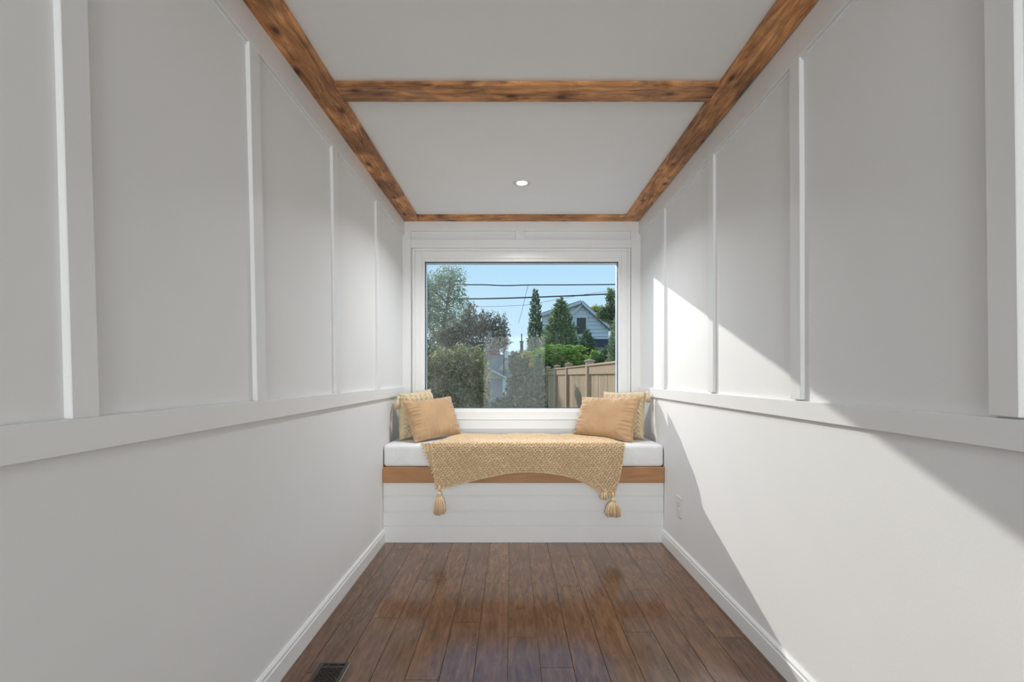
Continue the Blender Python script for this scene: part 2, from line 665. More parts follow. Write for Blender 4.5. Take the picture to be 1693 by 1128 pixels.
box('stile', M['trim'], wb, 0.913, XR, YF, YB + 0.01, RZ0 - 0.30, ZT + 1.106, 0.0015)
box('batten', M['trim'], wb, 0.037, 0.101, YF, YB + 0.01, ZT + 1.040, ZT + 1.106, 0.0015)
box('apron_board', M['trim'], wb, -0.763, 0.913, YF - 0.004, YB + 0.01, ZT - 0.402, ZT - 0.334, 0.002)

# window
GX0, GX1, GZ0, GZ1 = -0.6625, 0.823, ZT - 0.2487, ZT + 0.8787
w1 = empty('window_1', (0, 3.6, GZ0))
tag(w1, 'white vinyl picture window with a dusty pane', kind='structure')


def wpart(name, mat, *b, bev=0.002):
    return MB().box(b[0], b[1], b[2] - 3.6, b[3] - 3.6, b[4] - GZ0, b[5] - GZ0, bev).build(name, mat, w1)


fy0, fy1 = 3.546, 3.68
wpart('frame_stile', M['vinyl'], OX0, GX0, fy0 + 0.02, fy1, OZ0, OZ1)
wpart('frame_stile', M['vinyl'], GX1, OX1, fy0 + 0.02, fy1, OZ0, OZ1)
wpart('frame_rail', M['vinyl'], GX0, GX1, fy0 + 0.02, fy1, GZ1, OZ1)
wpart('frame_rail', M['vinyl'], GX0, GX1, fy0 + 0.02, fy1, OZ0, GZ0)
# flat casing face
cy = 3.553
i0 = 0.020
wpart('casing', M['vinyl'], OX0 + 0.012, GX0 - i0, cy, 3.57, OZ0 + 0.012, OZ1 - 0.012)
wpart('casing', M['vinyl'], GX1 + i0, OX1 - 0.012, cy, 3.57, OZ0 + 0.012, OZ1 - 0.012)
wpart('casing', M['vinyl'], GX0 - i0, GX1 + i0, cy, 3.57, GZ1 + i0, OZ1 - 0.012)
wpart('casing', M['vinyl'], GX0 - i0, GX1 + i0, cy, 3.57, OZ0 + 0.012, GZ0 - i0)
# raised outer bead
b0, b1 = 3.538, 3.57
wpart('bead', M['vinyl'], OX0 - 0.006, OX0 + 0.012, b0, b1, OZ0 - 0.004, OZ1 + 0.008, bev=0.004)
wpart('bead', M['vinyl'], OX1 - 0.012, OX1 + 0.006, b0, b1, OZ0 - 0.004, OZ1 + 0.008, bev=0.004)
wpart('bead', M['vinyl'], OX0 + 0.012, OX1 - 0.012, b0, b1, OZ1 - 0.012, OZ1 + 0.008, bev=0.004)
wpart('bead', M['vinyl'], OX0 + 0.012, OX1 - 0.012, b0, b1, OZ0 - 0.004, OZ0 + 0.012, bev=0.004)
# rubber gasket round the pane
gk = 0.005
wpart('gasket', M['black'], GX0, GX0 + gk, 3.592, 3.598, GZ0, GZ1, bev=0)
wpart('gasket', M['black'], GX1 - gk, GX1, 3.592, 3.598, GZ0, GZ1, bev=0)
wpart('gasket', M['black'], GX0, GX1, 3.592, 3.598, GZ1 - gk, GZ1, bev=0)
wpart('gasket', M['black'], GX0, GX1, 3.592, 3.598, GZ0, GZ0 + gk, bev=0)
# single-sheet pane
me = bpy.data.meshes.new('pane')
me.from_pydata([(GX0, 0, 0), (GX1, 0, 0), (GX1, 0, GZ1 - GZ0), (GX0, 0, GZ1 - GZ0)], [], [(0, 1, 2, 3)])
me.materials.append(M['glass'])
link('pane', me, w1)['label'] = 'dusty window glass'

# unseen end wall, with the added window that holds the fill light
m = MB()
RX0, RX1, RZa, RZb = -0.72, 0.88, 0.1, 2.1
for bx in ((XL - 0.1, RX0, -0.15, ZC + 0.1), (RX1, XR + 0.1, -0.15, ZC + 0.1), (RX0, RX1, -0.15, RZa), (RX0, RX1, RZb, ZC + 0.1)):
    m.box(bx[0], bx[1], REAR - 0.13, REAR, bx[2], bx[3])
tag(m.build('wall_rear', M['wall']), 'white end wall behind the viewer with an opening for the added window', kind='structure')
w2 = tag(empty('fill_window', (0, REAR - 0.06, RZa)), 'tall window behind the viewer, added for the fill light', kind='structure')
for nm, b in (('frame_stile', (RX0, RX0 + 0.05, 0, RZb - RZa)), ('frame_stile', (RX1 - 0.05, RX1, 0, RZb - RZa)),
              ('frame_rail', (RX0 + 0.05, RX1 - 0.05, 0, 0.05)), ('frame_rail', (RX0 + 0.05, RX1 - 0.05, RZb - RZa - 0.05, RZb - RZa))):
    MB().box(b[0], b[1], -0.03, 0.03, b[2], b[3], 0.002).build(nm, M['vinyl'], w2)
me = bpy.data.meshes.new('pane')
me.from_pydata([(RX0, 0, 0), (RX1, 0, 0), (RX1, 0, RZb - RZa), (RX0, 0, RZb - RZa)], [], [(0, 1, 2, 3)])
me.materials.append(M['glass2'])
link('pane', me, w2)


# ================================================================== ceiling beams
def beam(length, loc, rz, label, w=0.118):
    m = MB().box(-length / 2, length / 2, -w / 2, w / 2, 0, ZC - ZB + 0.001, 0.002)
    o = m.build('ceiling_beam', M['beam'], None, loc=loc)
    o.rotation_euler = (0, 0, rz)
    return tag(o, label, 'beam', 'stained ceiling beams')


Lb = 3.552 - REAR - 0.01
ymid = (3.552 + REAR) / 2
bw = 0.120
xin = XL + T + 0.002
# the two long beams follow the side walls
angL = 0.0131
cx = -0.813 + bw / 2 + 0.001
beam(Lb, (cx - (3.55 - ymid) * math.tan(angL) - 0.002, ymid, ZB), math.pi / 2 - angL, 'long stained knotty beam along the wall that gets no sun', bw)
angR = 0.0035
cx = 0.971 - bw / 2 - 0.001
beam(Lb, (cx - (3.55 - ymid) * math.tan(angR), ymid, ZB), math.pi / 2 - angR, 'long stained knotty beam above the sunlit wall', bw)
bx0, bx1 = -0.717, 0.848
beam(bx1 - bx0, ((bx0 + bx1) / 2, 1.941, ZB), 0, 'stained cross beam spanning the middle of the ceiling', 0.116)
beam(1.664 - 0.12, (0.078, 3.552 - 0.058, ZB), 0, 'stained cross beam tight against the wall above the window', 0.112)

# ================================================================== recessed lights
def pot(x, y, label):
    t = empty('recessed_light', (x, y, ZC - 0.006), label, 'ceiling light')
    MB().lathe([(0.031, 0.004), (0.034, 0.0), (0.040, -0.001), (0.052, 0.001), (0.0545, 0.0045), (0.0545, 0.006)]).build('trim_ring', M['plastic'], t, True)
    MB().lathe([(0.0, 0.003), (0.020, 0.0028), (0.033, 0.0042)], seg=36).build('lens', M['lamp'], t, True)['label'] = 'glowing white lens'
    l = bpy.data.lights.new('recessed_light_glow', 'AREA')
    l.shape = 'DISK'
    l.size = 0.06
    l.energy = POT_POWER
    l.spread = math.radians(141)
    l.color = (0.975, 0.99, 1.0)
    lo = bpy.data.objects.new('recessed_light_glow', l)
    COL.objects.link(lo)
    lo.parent = t
    lo.location = (0, 0, -0.004)


pot(0.067, 2.872, 'lit round recessed light in the ceiling bay by the window')

# ================================================================== window seat
SY = 3.01
ws = empty('window_seat', (0.08, SY, 0), 'built-in white shiplap window seat with a honey oak edge', 'bench')


def sp(name, mat, x0, x1, y0, y1, z0, z1, bev=0.002):
    return MB().box(x0 - 0.08, x1 - 0.08, y0 - SY, y1 - SY, z0, z1, bev).build(name, mat, ws)


sp('carcass', M['sub'], XL + 0.02, XR - 0.02, SY + 0.016, YB - 0.002, 0.0, 0.48, 0)
zb = [0.0, 0.099, 0.197, 0.297, 0.388]
for i in range(4):
    z0, z1 = zb[i], zb[i + 1]
    # v-groove board with a nickel-gap tongue line along its lower edge
    m = MB()
    a = SY
    m.prism([(0.016, z0), (0.006, z0), (0.006, z0 + (0.006 if i else 0)), (0.0, z0 + (0.009 if i else 0)), (0.0, z1 - 0.0035), (0.004, z1), (0.016, z1)],
            'x', XL + 0.001 - 0.08, XR - 0.001 - 0.08)
    m.build('shiplap_board', M['trim'], ws)
sp('oak_edge', M['oak'], XL + 0.001, XR - 0.001, SY - 0.018, SY + 0.02, 0.389, 0.490, 0.003)
sp('platform', M['oak'], XL + 0.001, XR - 0.001, SY + 0.02, YB - 0.001, 0.470, 0.490, 0)

# mattress -----------------------------------------------------------------------
MT = 0.634


def cushion_box(name, x0, x1, y0, y1, z0, z1, r, mat, label):
    bm = bmesh.new()
    bmesh.ops.create_cube(bm, size=1)
    for v in bm.verts:
        v.co = Vector(((x0 + x1) / 2 + v.co.x * (x1 - x0), (y0 + y1) / 2 + v.co.y * (y1 - y0), (z0 + z1) / 2 + v.co.z * (z1 - z0)))
    bmesh.ops.bevel(bm, geom=list(bm.edges), offset=r, segments=5, affect='EDGES', profile=0.55)
    bmesh.ops.subdivide_edges(bm, edges=[e for e in bm.edges if e.calc_length() > 0.3], cuts=40, use_grid_fill=True)
    for v in bm.verts:
        n = math.sin(v.co.x * 9 + 1.3) * 0.0015 + math.sin(v.co.x * 23 + v.co.z * 40) * 0.0010
        if v.co.z > z0 + 0.01:
            v.co.y += n
            v.co.z += math.sin(v.co.x * 7 + v.co.y * 11) * 0.001
    bmesh.ops.recalc_face_normals(bm, faces=bm.faces)
    me = bpy.data.meshes.new(name)
    c = Vector(((x0 + x1) / 2, (y0 + y1) / 2, z0))
    for v in bm.verts:
        v.co -= c
    bm.to_mesh(me); bm.free()
    me.materials.append(mat)
    me.polygons.foreach_set('use_smooth', [True] * len(me.polygons))
    return tag(link(name, me, None, c), label, 'mattress')


cushion_box('mattress', XL + 0.004, XR - 0.004, 2.998, YB - 0.006, 0.4905, MT, 0.026, M['sheet'], 'long seat mattress in a white fitted sheet on the window seat')


# ================================================================== knitted throw
FYT = 2.976                                     # plane of the hanging part
pxX = lambda u, D=FYT: (u - U0) * D / F
pxZ = lambda v, D=FYT: CH + (V0 - v) * D / F
bot_pts = [(714, 811), (722, 809.5), (738, 807), (758, 802.5), (779, 797), (805, 790.5), (832, 785), (856, 782.5), (880, 782), (905, 783.5), (930, 787),
           (952, 793), (974, 800.5), (992, 809), (1013, 821.5), (1034, 833)]
BX = np.array([pxX(p[0]) for p in bot_pts]); BZ = np.array([pxZ(p[1]) for p in bot_pts])
zbot = lambda x: float(np.interp(x, BX, BZ))
TZ = MT + 0.012


def xl_front(z):
    t = (TZ - z) / (TZ - pxZ(809))
    return pxX(713) + t * (pxX(721) - pxX(713))


def xr_front(z):
    return float(np.interp(-z, [-TZ, -pxZ(762), -pxZ(791), -pxZ(824)], [pxX(1033), pxX(1029), pxX(1023), pxX(1014)]))


def surf(x, q):
    """q: distance along the cloth from the front fold; positive = down the front, negative = back over the mattress"""
    r = 0.022
    arc = r * math.pi / 2
    wob = 0.003 * math.sin(x * 14) + 0.002 * math.sin(x * 31 + 1)
    if q > arc / 2:
        d = q - arc / 2
        bow = 0.004 * math.sin(x * 17 + 0.5) * min(1, d / 0.15)
        return Vector((x, FYT + bow - 0.002, TZ - r - d)), Vector((0, -1, 0))
    if q < -arc / 2:
        d = -q - arc / 2
        return Vector((x, FYT + r + d, TZ + wob * min(1, d / .1))), Vector((0, 0, 1))
    a = (q + arc / 2) / r
    return Vector((x, FYT + r - r * math.sin(a), TZ - r + r * math.cos(a))), Vector((0, -math.sin(a), math.cos(a)))


throw = empty('knit_throw', (0.1, 3.2, MT), 'chunky tan knit throw with tassels draped over the seat front', 'blanket')
TO = Vector((0.1, 3.2, MT))
r_ = 0.022
arc_ = r_ * math.pi / 2
QB = -0.462


def q_bottom(x):
    return (TZ - r_ - zbot(x)) + arc_ / 2


def lims(q):
    if q >= 0:
        z = TZ - max(0, q)
        return xl_front(z), xr_front(z)
    t = min(1, q / QB)
    return pxX(713) + t * (-0.375 - pxX(713)), pxX(1033) + t * (0.60 - pxX(1033))


# backing sheet
bm = bmesh.new()
NX, NQ = 90, 44
grid = []
for j in range(NQ + 1):
    row = []
    for i in range(NX + 1):
        s = i / NX
        xa, xb = lims(0.0)
        xg = xa + s * (xb - xa)
        qb = q_bottom(min(max(xg, BX[1]), pxX(1013))) - 0.006
        t = j / NQ
        q = QB + t * (qb - QB)
        xa, xb = lims(q)
        xx = xa + s * (xb - xa)
        p, n = surf(xx, q)
        row.append(bm.verts.new(p - n * 0.008 - TO))
    grid.append(row)
for j in range(NQ):
    for i in range(NX):
        bm.faces.new((grid[j][i], grid[j][i + 1], grid[j + 1][i + 1], grid[j + 1][i]))
# under-layer folded back at the left edge
fold = []
for j in range(13):
    t = j / 12
    z = TZ - 0.004 - t * (TZ - pxZ(795))
    xa = pxX(697) + t * (pxX(721) - pxX(697)); xb = pxX(716) + t * (pxX(724) - pxX(716))
    fold.append((z, xa, xb))
rows = [[bm.verts.new(Vector((xa + k / 4 * (xb - xa), FYT + 0.010 + (0.02 * max(0, 1 - j / 2.5)), z)) - TO) for k in range(5)] for j, (z, xa, xb) in enumerate(fold)]
for j in range(12):
    for k in range(4):
        bm.faces.new((rows[j][k], rows[j][k + 1], rows[j + 1][k + 1], rows[j + 1][k]))
bmesh.ops.recalc_face_normals(bm, faces=bm.faces)
me = bpy.data.meshes.new('blanket_cloth')
bm.to_mesh(me); bm.free()
me.materials.append(M['yarn_base'])
bo = link('blanket_cloth', me, throw)
so = bo.modifiers.new('thick', 'SOLIDIFY'); so.thickness = 0.004; so.offset = 0

# stitches: one fat loop leg each
def lump(seg=6, rings=4):
    vs, fs = [(0, 0, -1)], []
    for i in range(1, rings):
        a = -math.pi / 2 + math.pi * i / rings
        for k in range(seg):
            b = 2 * math.pi * k / seg
            vs.append((math.cos(a) * math.cos(b), math.cos(a) * math.sin(b), math.sin(a)))
    vs.append((0, 0, 1))
    for k in range(seg):
        fs.append((0, 1 + (k + 1) % seg, 1 + k))
    for i in range(rings - 2):
        for k in range(seg):
            a, b = 1 + i * seg + k, 1 + i * seg + (k + 1) % seg
            fs.append((a, b, b + seg)); fs.append((a, b + seg, a + seg))
    t = len(vs) - 1
    for k in range(seg):
        fs.append((t, 1 + (rings - 2) * seg + k, 1 + (rings - 2) * seg + (k + 1) % seg))
    return np.array(vs), np.array(fs)


LV, LF = lump()


def lumps_mesh(name, items, mat, lv=LV, lf=LF):
    """items: (center, axis_a, axis_b, axis_c) scaled axes -> one mesh of many small lumps"""
    n = len(items)
    A = np.array([[list(i[1]), list(i[2]), list(i[3])] for i in items])
    C = np.array([list(i[0]) for i in items])
    V = np.einsum('vk,nkd->nvd', lv, A) + C[:, None, :]
    Fc = lf[None] + (np.arange(n) * len(lv))[:, None, None]
    return np_mesh(name, V.reshape(-1, 3), Fc.reshape(-1, lf.shape[1]), mat)


def np_mesh(name, V, Fc, mat, smooth=True):
    me = bpy.data.meshes.new(name)
    nf, k = Fc.shape
    me.vertices.add(len(V)); me.vertices.foreach_set('co', np.ascontiguousarray(V, dtype=np.float32).ravel())
    me.loops.add(nf * k); me.loops.foreach_set('vertex_index', np.ascontiguousarray(Fc, dtype=np.int32).ravel())
    me.polygons.add(nf)
    me.polygons.foreach_set('loop_start', np.arange(0, nf * k, k, dtype=np.int32))
    me.polygons.foreach_set('loop_total', np.full(nf, k, dtype=np.int32))
    me.polygons.foreach_set('use_smooth', np.full(nf, smooth))
    me.update(calc_edges=True)
    me.materials.append(mat)
    return me


items = []
DX, DQ = 0.0198, 0.0136


def stitch(p, n, tx, tq, flip, k=1.0):
    """one purl bump: two crossing yarn legs, so that a dark hole stays open beside it"""
    for s_ in (-1, 1):
        a = math.radians(42) * s_
        d = (tx * math.sin(a) + tq * math.cos(a)).normalized()
        e_ = n.cross(d).normalized()
        c = p + tx * (DX * 0.20 * s_) + tq * (0.0022 * s_ * flip) + n * random.uniform(-0.001, 0.002)
        items.append((c - TO, e_ * 0.0042 * k, n * 0.0056 * k, d * 0.0090 * k))


nq = int(0.9 / DQ)
for j in range(-40, nq):
    q = j * DQ
    if q < QB:
        continue
    xa, xb = lims(q)
    x = xa + 0.006 + (0.5 * DX if j % 2 else 0)
    while x < xb - 0.004:
        xj = x + random.uniform(-.0016, .0016)
        if q < 0 or q < q_bottom(xj) - 0.011:
            p, n = surf(xj, q)
            p2, _ = surf(xj, q + 0.004)
            tq = (p2 - p).normalized()
            stitch(p, n, Vector((1, 0, 0)), tq, 1 if (int((x - xa) / DX) + j // 2) % 2 else -1, random.uniform(0.92, 1.1))
        x += DX
# cast-off border along the bottom and side edges
x = pxX(721)
while x < pxX(1014):
    z = zbot(x) + 0.006
    dz = (zbot(x + 0.01) - zbot(x - 0.01)) / 0.02
    tx = Vector((1, 0, dz)).normalized()
    p, n = surf(x, TZ - r_ - z + arc_ / 2)
    items.append((p - TO - n * 0.001, (tx + Vector((0, 0, .6))).normalized() * 0.0085, n * 0.0062, n.cross((tx + Vector((0, 0, .6))).normalized()) * 0.0055))
    x += 0.0105
for q0 in np.arange(QB, q_bottom(pxX(722)) - .01, 0.0105):
    for side in (0, 1):
        if side == 1 and q0 > q_bottom(pxX(1013)) - .02:
            continue
        xx = lims(q0)[side]
        p, n = surf(xx, q0)
        items.append((p - TO, Vector((0.0055, 0, 0)), n * 0.006, n.cross(Vector((1, 0, 0))) * 0.008))
for q0 in np.arange(q_bottom(pxX(722)) - .01, q_bottom(pxX(1013)) - .004, 0.0105):
    p, n = surf(lims(q0)[1], q0)
    items.append((p - TO, Vector((0.0055, 0, 0)), n * 0.006, n.cross(Vector((1, 0, 0))) * 0.008))
# back edge
for x in np.arange(-0.375, 0.60, 0.0105):
    p, n = surf(x, QB)
    items.append((p - TO, Vector((0.008, 0, 0)), n * 0.006, Vector((0, 0.0055, 0))))
# stitches of the fold
for j in range(22):
    t = j / 21
    z = TZ - 0.006 - t * (TZ - pxZ(795))
    xa = pxX(697) + t * (pxX(721) - pxX(697)); xb = pxX(715) + t * (pxX(723) - pxX(715))
    x = xa + (0.009 if j % 2 else 0)
    while x < xb:
        stitch(Vector((x, FYT + 0.006 + 0.02 * max(0, 1 - j / 4), z)), Vector((0, -1, 0)), Vector((1, 0, 0)), Vector((0, 0, -1)), 1 if j % 2 else -1)
        x += DX
st = link('knit_stitches', lumps_mesh('knit_stitches', items, M['yarn']), throw)
tag(st, kind='stuff')


def tassel(u, vtop, vbot, width, y, nst=26, seed=1, lean=0.0):
    rnd = random.Random(seed)
    top = Vector((pxX(u, y), y, pxZ(vtop, y)))
    L = (vbot - vtop) * y / F
    w = width * y / F / 2
    m = MB()
    zh = top.z - L * 0.22
    m.tube([top + Vector((0, 0.008, 0.012)), Vector((top.x, y, zh + 0.012))], [0.005, 0.006], 8)
    prof = [(0.001, 0.014), (0.010, 0.011), (0.0135, 0.004), (0.0125, -0.004), (0.010, -0.011), (0.009, -0.014)]
    m.lathe(prof, (top.x, y, zh), 14)
    for k in range(3):
        a = [Vector((top.x + 0.0118 * math.cos(t), y + 0.0118 * math.sin(t), zh - 0.009 - k * 0.004)) for t in np.linspace(0, 2 * math.pi, 13)]
        m.tube(a, 0.0024, 5, False)
    for k in range(nst):
        a = 2 * math.pi * (k * 0.381966)
        rr = math.sqrt((k + 0.5) / nst)
        dx, dy = math.cos(a) * rr, math.sin(a) * rr
        zb_ = top.z - L + rnd.uniform(0, 0.012) + 0.010 * rr * rr
        p0 = Vector((top.x + dx * 0.008, y + dy * 0.008, zh - 0.010))
        p3 = Vector((top.x + dx * w * 0.95 + lean, y + dy * min(w, 0.026) * 0.9, zb_))
        p1 = p0.lerp(p3, 0.3) + Vector((dx * w * 0.32, dy * 0.008, 0))
        p2 = p0.lerp(p3, 0.68) + Vector((dx * w * 0.22 + rnd.uniform(-.002, .002), dy * 0.005, 0))
        m.tube([p0, p1, p2, p3], [0.0034, 0.0042, 0.0043, 0.0036], 6)
    me = m.mesh('tassel', M['yarn'], True)
    for v in me.vertices:
        v.co -= TO
    link('tassel', me, throw)


tassel(726, 806, 854, 21, 2.955, 30, 3)
tassel(1014, 818, 857, 27, 2.950, 40, 5)
tassel(1000, 806, 828, 15, 2.978, 18, 9)


# ================================================================== pillows
def pillow(name, label, bl, br, tl, tr, thick, mat, ribs=False, seed=0, group=None):
    """four corners (world) and a soft lens-shaped body; corners stay pinched as on a sewn pillow"""
    bl, br, tl, tr = map(Vector, (bl, br, tl, tr))
    c0 = (bl + br) / 2
    n = ((br - bl).cross(tl - bl)).normalized()
    if n.y > 0:
        n = -n
    N = 56
    bm = bmesh.new()
    rnd = random.Random(seed)
    ph = [rnd.uniform(0, 6.28) for _ in range(8)]

    def pt(u, v, s):
        # edges bow inwards between the corners
        U, Vv = 2 * u - 1, 2 * v - 1
        bow = 0.035
        uu = u + -bow * U * (1 - Vv * Vv) * abs(U) ** 1.5 * 0.9
        vv = v + -bow * Vv * (1 - U * U) * abs(Vv) ** 1.5 * 0.9
        p = (bl * (1 - uu) + br * uu) * (1 - vv) + (tl * (1 - uu) + tr * uu) * vv
        e = max(0.0, (1 - U ** 4) * (1 - Vv ** 4))
        h = thick / 2 * e ** 0.55
        # gathers running in from the edge
        ed = max(abs(U), abs(Vv))
        g = max(0, ed - 0.55) / 0.45
        t = (u if abs(Vv) > abs(U) else v)
        wv = (math.sin(t * 46 + ph[0] + 3 * math.sin(t * 9 + ph[1])) * 0.0035 + math.sin(t * 83 + ph[2]) * 0.0018) * g * (1 - ed ** 6) ** 0.5 * 2.0
        soft = 0.004 * math.sin(u * 7 + v * 5 + ph[3]) + 0.003 * math.sin(u * 13 - v * 9 + ph[4])
        crn = 0.004 * math.sin((u + v) * 26 + ph[5]) * max(0, abs(U) + abs(Vv) - 1.0)
        h += (wv + soft * e + crn) * (1 if s > 0 else 0.4)
        if ribs and s > 0:
            ch = abs(((u * 7.0) % 1.0) - 0.5) * 2
            h += 0.012 * abs(math.sin((v * 11 + ch * 1.2) * math.pi)) * min(1, e * 5)
        return p + n * h * s

    R = 120 if ribs else N
    fr = [[bm.verts.new(pt(i / R, j / R, 1) - c0) for i in range(R + 1)] for j in range(R + 1)]
    bk = [[None] * (R + 1) for _ in range(R + 1)]
    for j in range(R + 1):
        for i in range(R + 1):
            bk[j][i] = fr[j][i] if i in (0, R) or j in (0, R) else bm.verts.new(pt(i / R, j / R, -1) - c0)
    for j in range(R):
        for i in range(R):
            bm.faces.new((fr[j][i], fr[j][i + 1], fr[j + 1][i + 1], fr[j + 1][i]))
            q = (bk[j][i], bk[j + 1][i], bk[j + 1][i + 1], bk[j][i + 1])
            if len(set(q)) == 4:
                try:
                    bm.faces.new(q)
                except ValueError:
                    pass
    bmesh.ops.recalc_face_normals(bm, faces=bm.faces)
    me = bpy.data.meshes.new('cover')
    edge = [fr[0][i].co.copy() for i in range(R)] + [fr[j][R].co.copy() for j in range(R)] + \
           [fr[R][i].co.copy() for i in range(R, 0, -1)] + [fr[j][0].co.copy() for j in range(R, 0, -1)]
    bm.to_mesh(me); bm.free()
    me.materials.append(mat)
    me.polygons.foreach_set('use_smooth', [True] * len(me.polygons))
    t = empty(name, c0, label, 'pillow', group)
    link('cover', me, t)
    # sewn seam
    m = MB()
    edge.append(edge[0])
    m.tube(edge[::2] + [edge[-1]], 0.0028, 6, False)
    m.build('seam', M['cream'] if ribs else mat, t, True)
    return t, c0, n, (bl, br, tl, tr)


def corner_tassel(t, c0, p, d, seed=0, L=0.06):
    rnd = random.Random(seed)
    m = MB()
    p = Vector(p) - c0
    d = Vector(d).normalized()
    a = d.cross(Vector((0, 1, 0.3))).normalized(); b = d.cross(a).normalized()
    m.tube([p - d * 0.01, p + d * 0.004, p + d * 0.012, p + d * 0.020], [0.005, 0.010, 0.012, 0.008], 10)
    for k in range(20):
        an = k * 2.39996; rr = math.sqrt((k + .5) / 20)
        o = a * math.cos(an) * rr + b * math.sin(an) * rr
        m.tube([p + d * 0.016 + o * 0.006, p + d * (0.016 + L * .45) + o * 0.017, p + d * (0.016 + L * rnd.uniform(.85, 1)) + o * 0.015], [0.003, 0.004, 0.0033], 6)
    m.build('corner_tassel', M['cream'], t, True)


MZ = MT + 0.004
KZ = MT + 0.001
# knit pillows standing in the corners
tk, c0, n_, cs = pillow('pillow', 'cream chevron-knit tasselled pillow in the corner of the shaded wall', (-0.765, 3.19, KZ), (-0.535, 3.485, KZ),
                        (-0.782, 3.225, CH - 0.122), (-0.612, 3.515, CH - 0.098), 0.105, M['cream'], True, 3, 'knit pillows on the window seat')
corner_tassel(tk, c0, (-0.775, 3.205, CH - 0.145), (-0.10, -0.35, -0.95), 2, 0.075)
tk2, c0, n_, cs = pillow('pillow', 'cream chevron-knit tasselled pillow in the corner of the sunlit wall', (0.665, 3.485, KZ), (0.915, 3.215, KZ),
                         (0.700, 3.515, CH - 0.118), (0.945, 3.262, CH - 0.108), 0.105, M['cream'], True, 5, 'knit pillows on the window seat')
corner_tassel(tk2, c0, (0.948, 3.245, CH - 0.112), (0.02, -0.35, -0.95), 4, 0.06)
# plain pillows leaning in front of them
pillow('pillow', 'plain tan velvet pillow leaning towards the shaded wall', (-0.634, 3.065, MZ), (-0.365, 3.40, MZ + 0.012),
       (-0.735, 3.135, CH - 0.166), (-0.452, 3.465, CH - 0.152), 0.115, M['tan'], False, 8, 'plain tan pillows on the window seat')
pillow('pillow', 'plain tan velvet pillow leaning towards the sunlit wall', (0.452, 3.41, MZ + 0.010), (0.800, 3.075, MZ),
       (0.535, 3.475, CH - 0.155), (0.885, 3.150, CH - 0.142), 0.115, M['tan'], False, 12, 'plain tan pillows on the window seat')

# ================================================================== outlet
ot = empty('wall_outlet', (XR, 2.73, 0.31), 'white duplex outlet low on the sunlit wall beside the window seat', 'outlet')
MB().box(-0.006, 0.001, -0.037, 0.037, -0.060, 0.060, 0.003).build('cover_plate', M['plastic'], ot)
for zz in (-0.021, 0.021):
    rc = MB().box(-0.0085, -0.004, -0.0165, 0.0165, zz - 0.014, zz + 0.014, 0.003).build('receptacle', M['plastic'], ot)
    for dy in (-0.006, 0.006):
        MB().box(-0.0089, -0.0084, dy - 0.001, dy + 0.001, zz - 0.001, zz + 0.007).build('slot', M['ventrim'], rc)
    MB().box(-0.0089, -0.0084, -0.0022, 0.0022, zz - 0.0095, zz - 0.0055).build('slot', M['ventrim'], rc)
MB().lathe([(0, 0.0), (0.003, 0.0), (0.003, -0.001)], seg=12).build('screw', M['ventrim'], ot).rotation_euler = (0, -math.pi / 2, 0)
ot.children[-1].location = (-0.0065, 0, 0)

# ================================================================== floor vent
VX0, VX1, VY0, VY1 = -0.712, -0.602, 1.44, 1.742
fv = empty('floor_vent', ((VX0 + VX1) / 2, (VY0 + VY1) / 2, 0.0), 'dark metal floor register with a lattice grille', 'vent')
hw, hl = (VX1 - VX0) / 2, (VY1 - VY0) / 2
MB().box(-hw + .008, hw - .008, -hl + .008, hl - .008, 0.0004, 0.0012).build('damper', M['vent'], fv)
fr_w = 0.016
for nm, b in (('frame_side', (-hw, -hw + fr_w, -hl, hl)), ('frame_side', (hw - fr_w, hw, -hl, hl)),
              ('frame_end', (-hw + fr_w, hw - fr_w, hl - 0.010, hl)), ('frame_end', (-hw + fr_w, hw - fr_w, -hl, -hl + 0.010))):
    MB().box(b[0], b[1], b[2], b[3], 0.0, 0.0058, 0.0025).build(nm, M['vent'], fv)
MB().box(hw - 0.003, hw + 0.004, -hl, hl, 0.0, 0.0045, 0.0015).build('pale_edge', M['ventrim'], fv)['label'] = 'lighter metal edge along one side'  # lighter metal strip on one side of the frame only
MB().box(-hw + fr_w, hw - fr_w, hl - 0.032, hl - 0.026, 0.001, 0.005).build('cross_bar', M['vent'], fv)
for xx in (-0.018, 0.018):
    MB().box(xx - 0.002, xx + 0.002, hl - 0.028, hl - 0.008, 0.001, 0.005).build('cross_bar', M['vent'], fv)
m = MB()
x0, x1, y0, y1 = -hw + fr_w, hw - fr_w, -hl + 0.01, hl - 0.032
stp = 0.0125
for sgn in (-1, 1):
    c = -0.4
    while c < 0.4:
        # line y = sgn*x + c clipped to the grille
        xs = [max(x0, min(x1, (yy - c) / sgn)) for yy in (y0, y1)]
        a, b = min(xs), max(xs)
        ya, yb = sgn * a + c, sgn * b + c
        if b - a > 0.004 and y0 - 1e-6 <= min(ya, yb) and max(ya, yb) <= y1 + 1e-6:
            m.tube([(a, ya, 0.0032), (b, yb, 0.0032)], 0.0019, 4)
        c += stp * 1.414
m.build('lattice', M['vent'], fv)

# ================================================================== outdoors
GZ = -0.45
m = MB()
m.box(-70, 70, YB + 0.3, 130, GZ - 0.3, GZ)
tag(m.build('ground', M['earth']), 'garden ground outside the window', kind='structure')

tag(MB().box(-6, 1.2, YB + 0.3, 7.0, GZ, GZ + 0.04).build('bounce_slab', paint('pale_concrete', (0.62, 0.61, 0.58), 0.9, 0.2, 30)), 'unseen pale concrete slab added to bounce light indoors', kind='structure')  # out-of-view slab, added to bounce sun and sky up to the ceiling

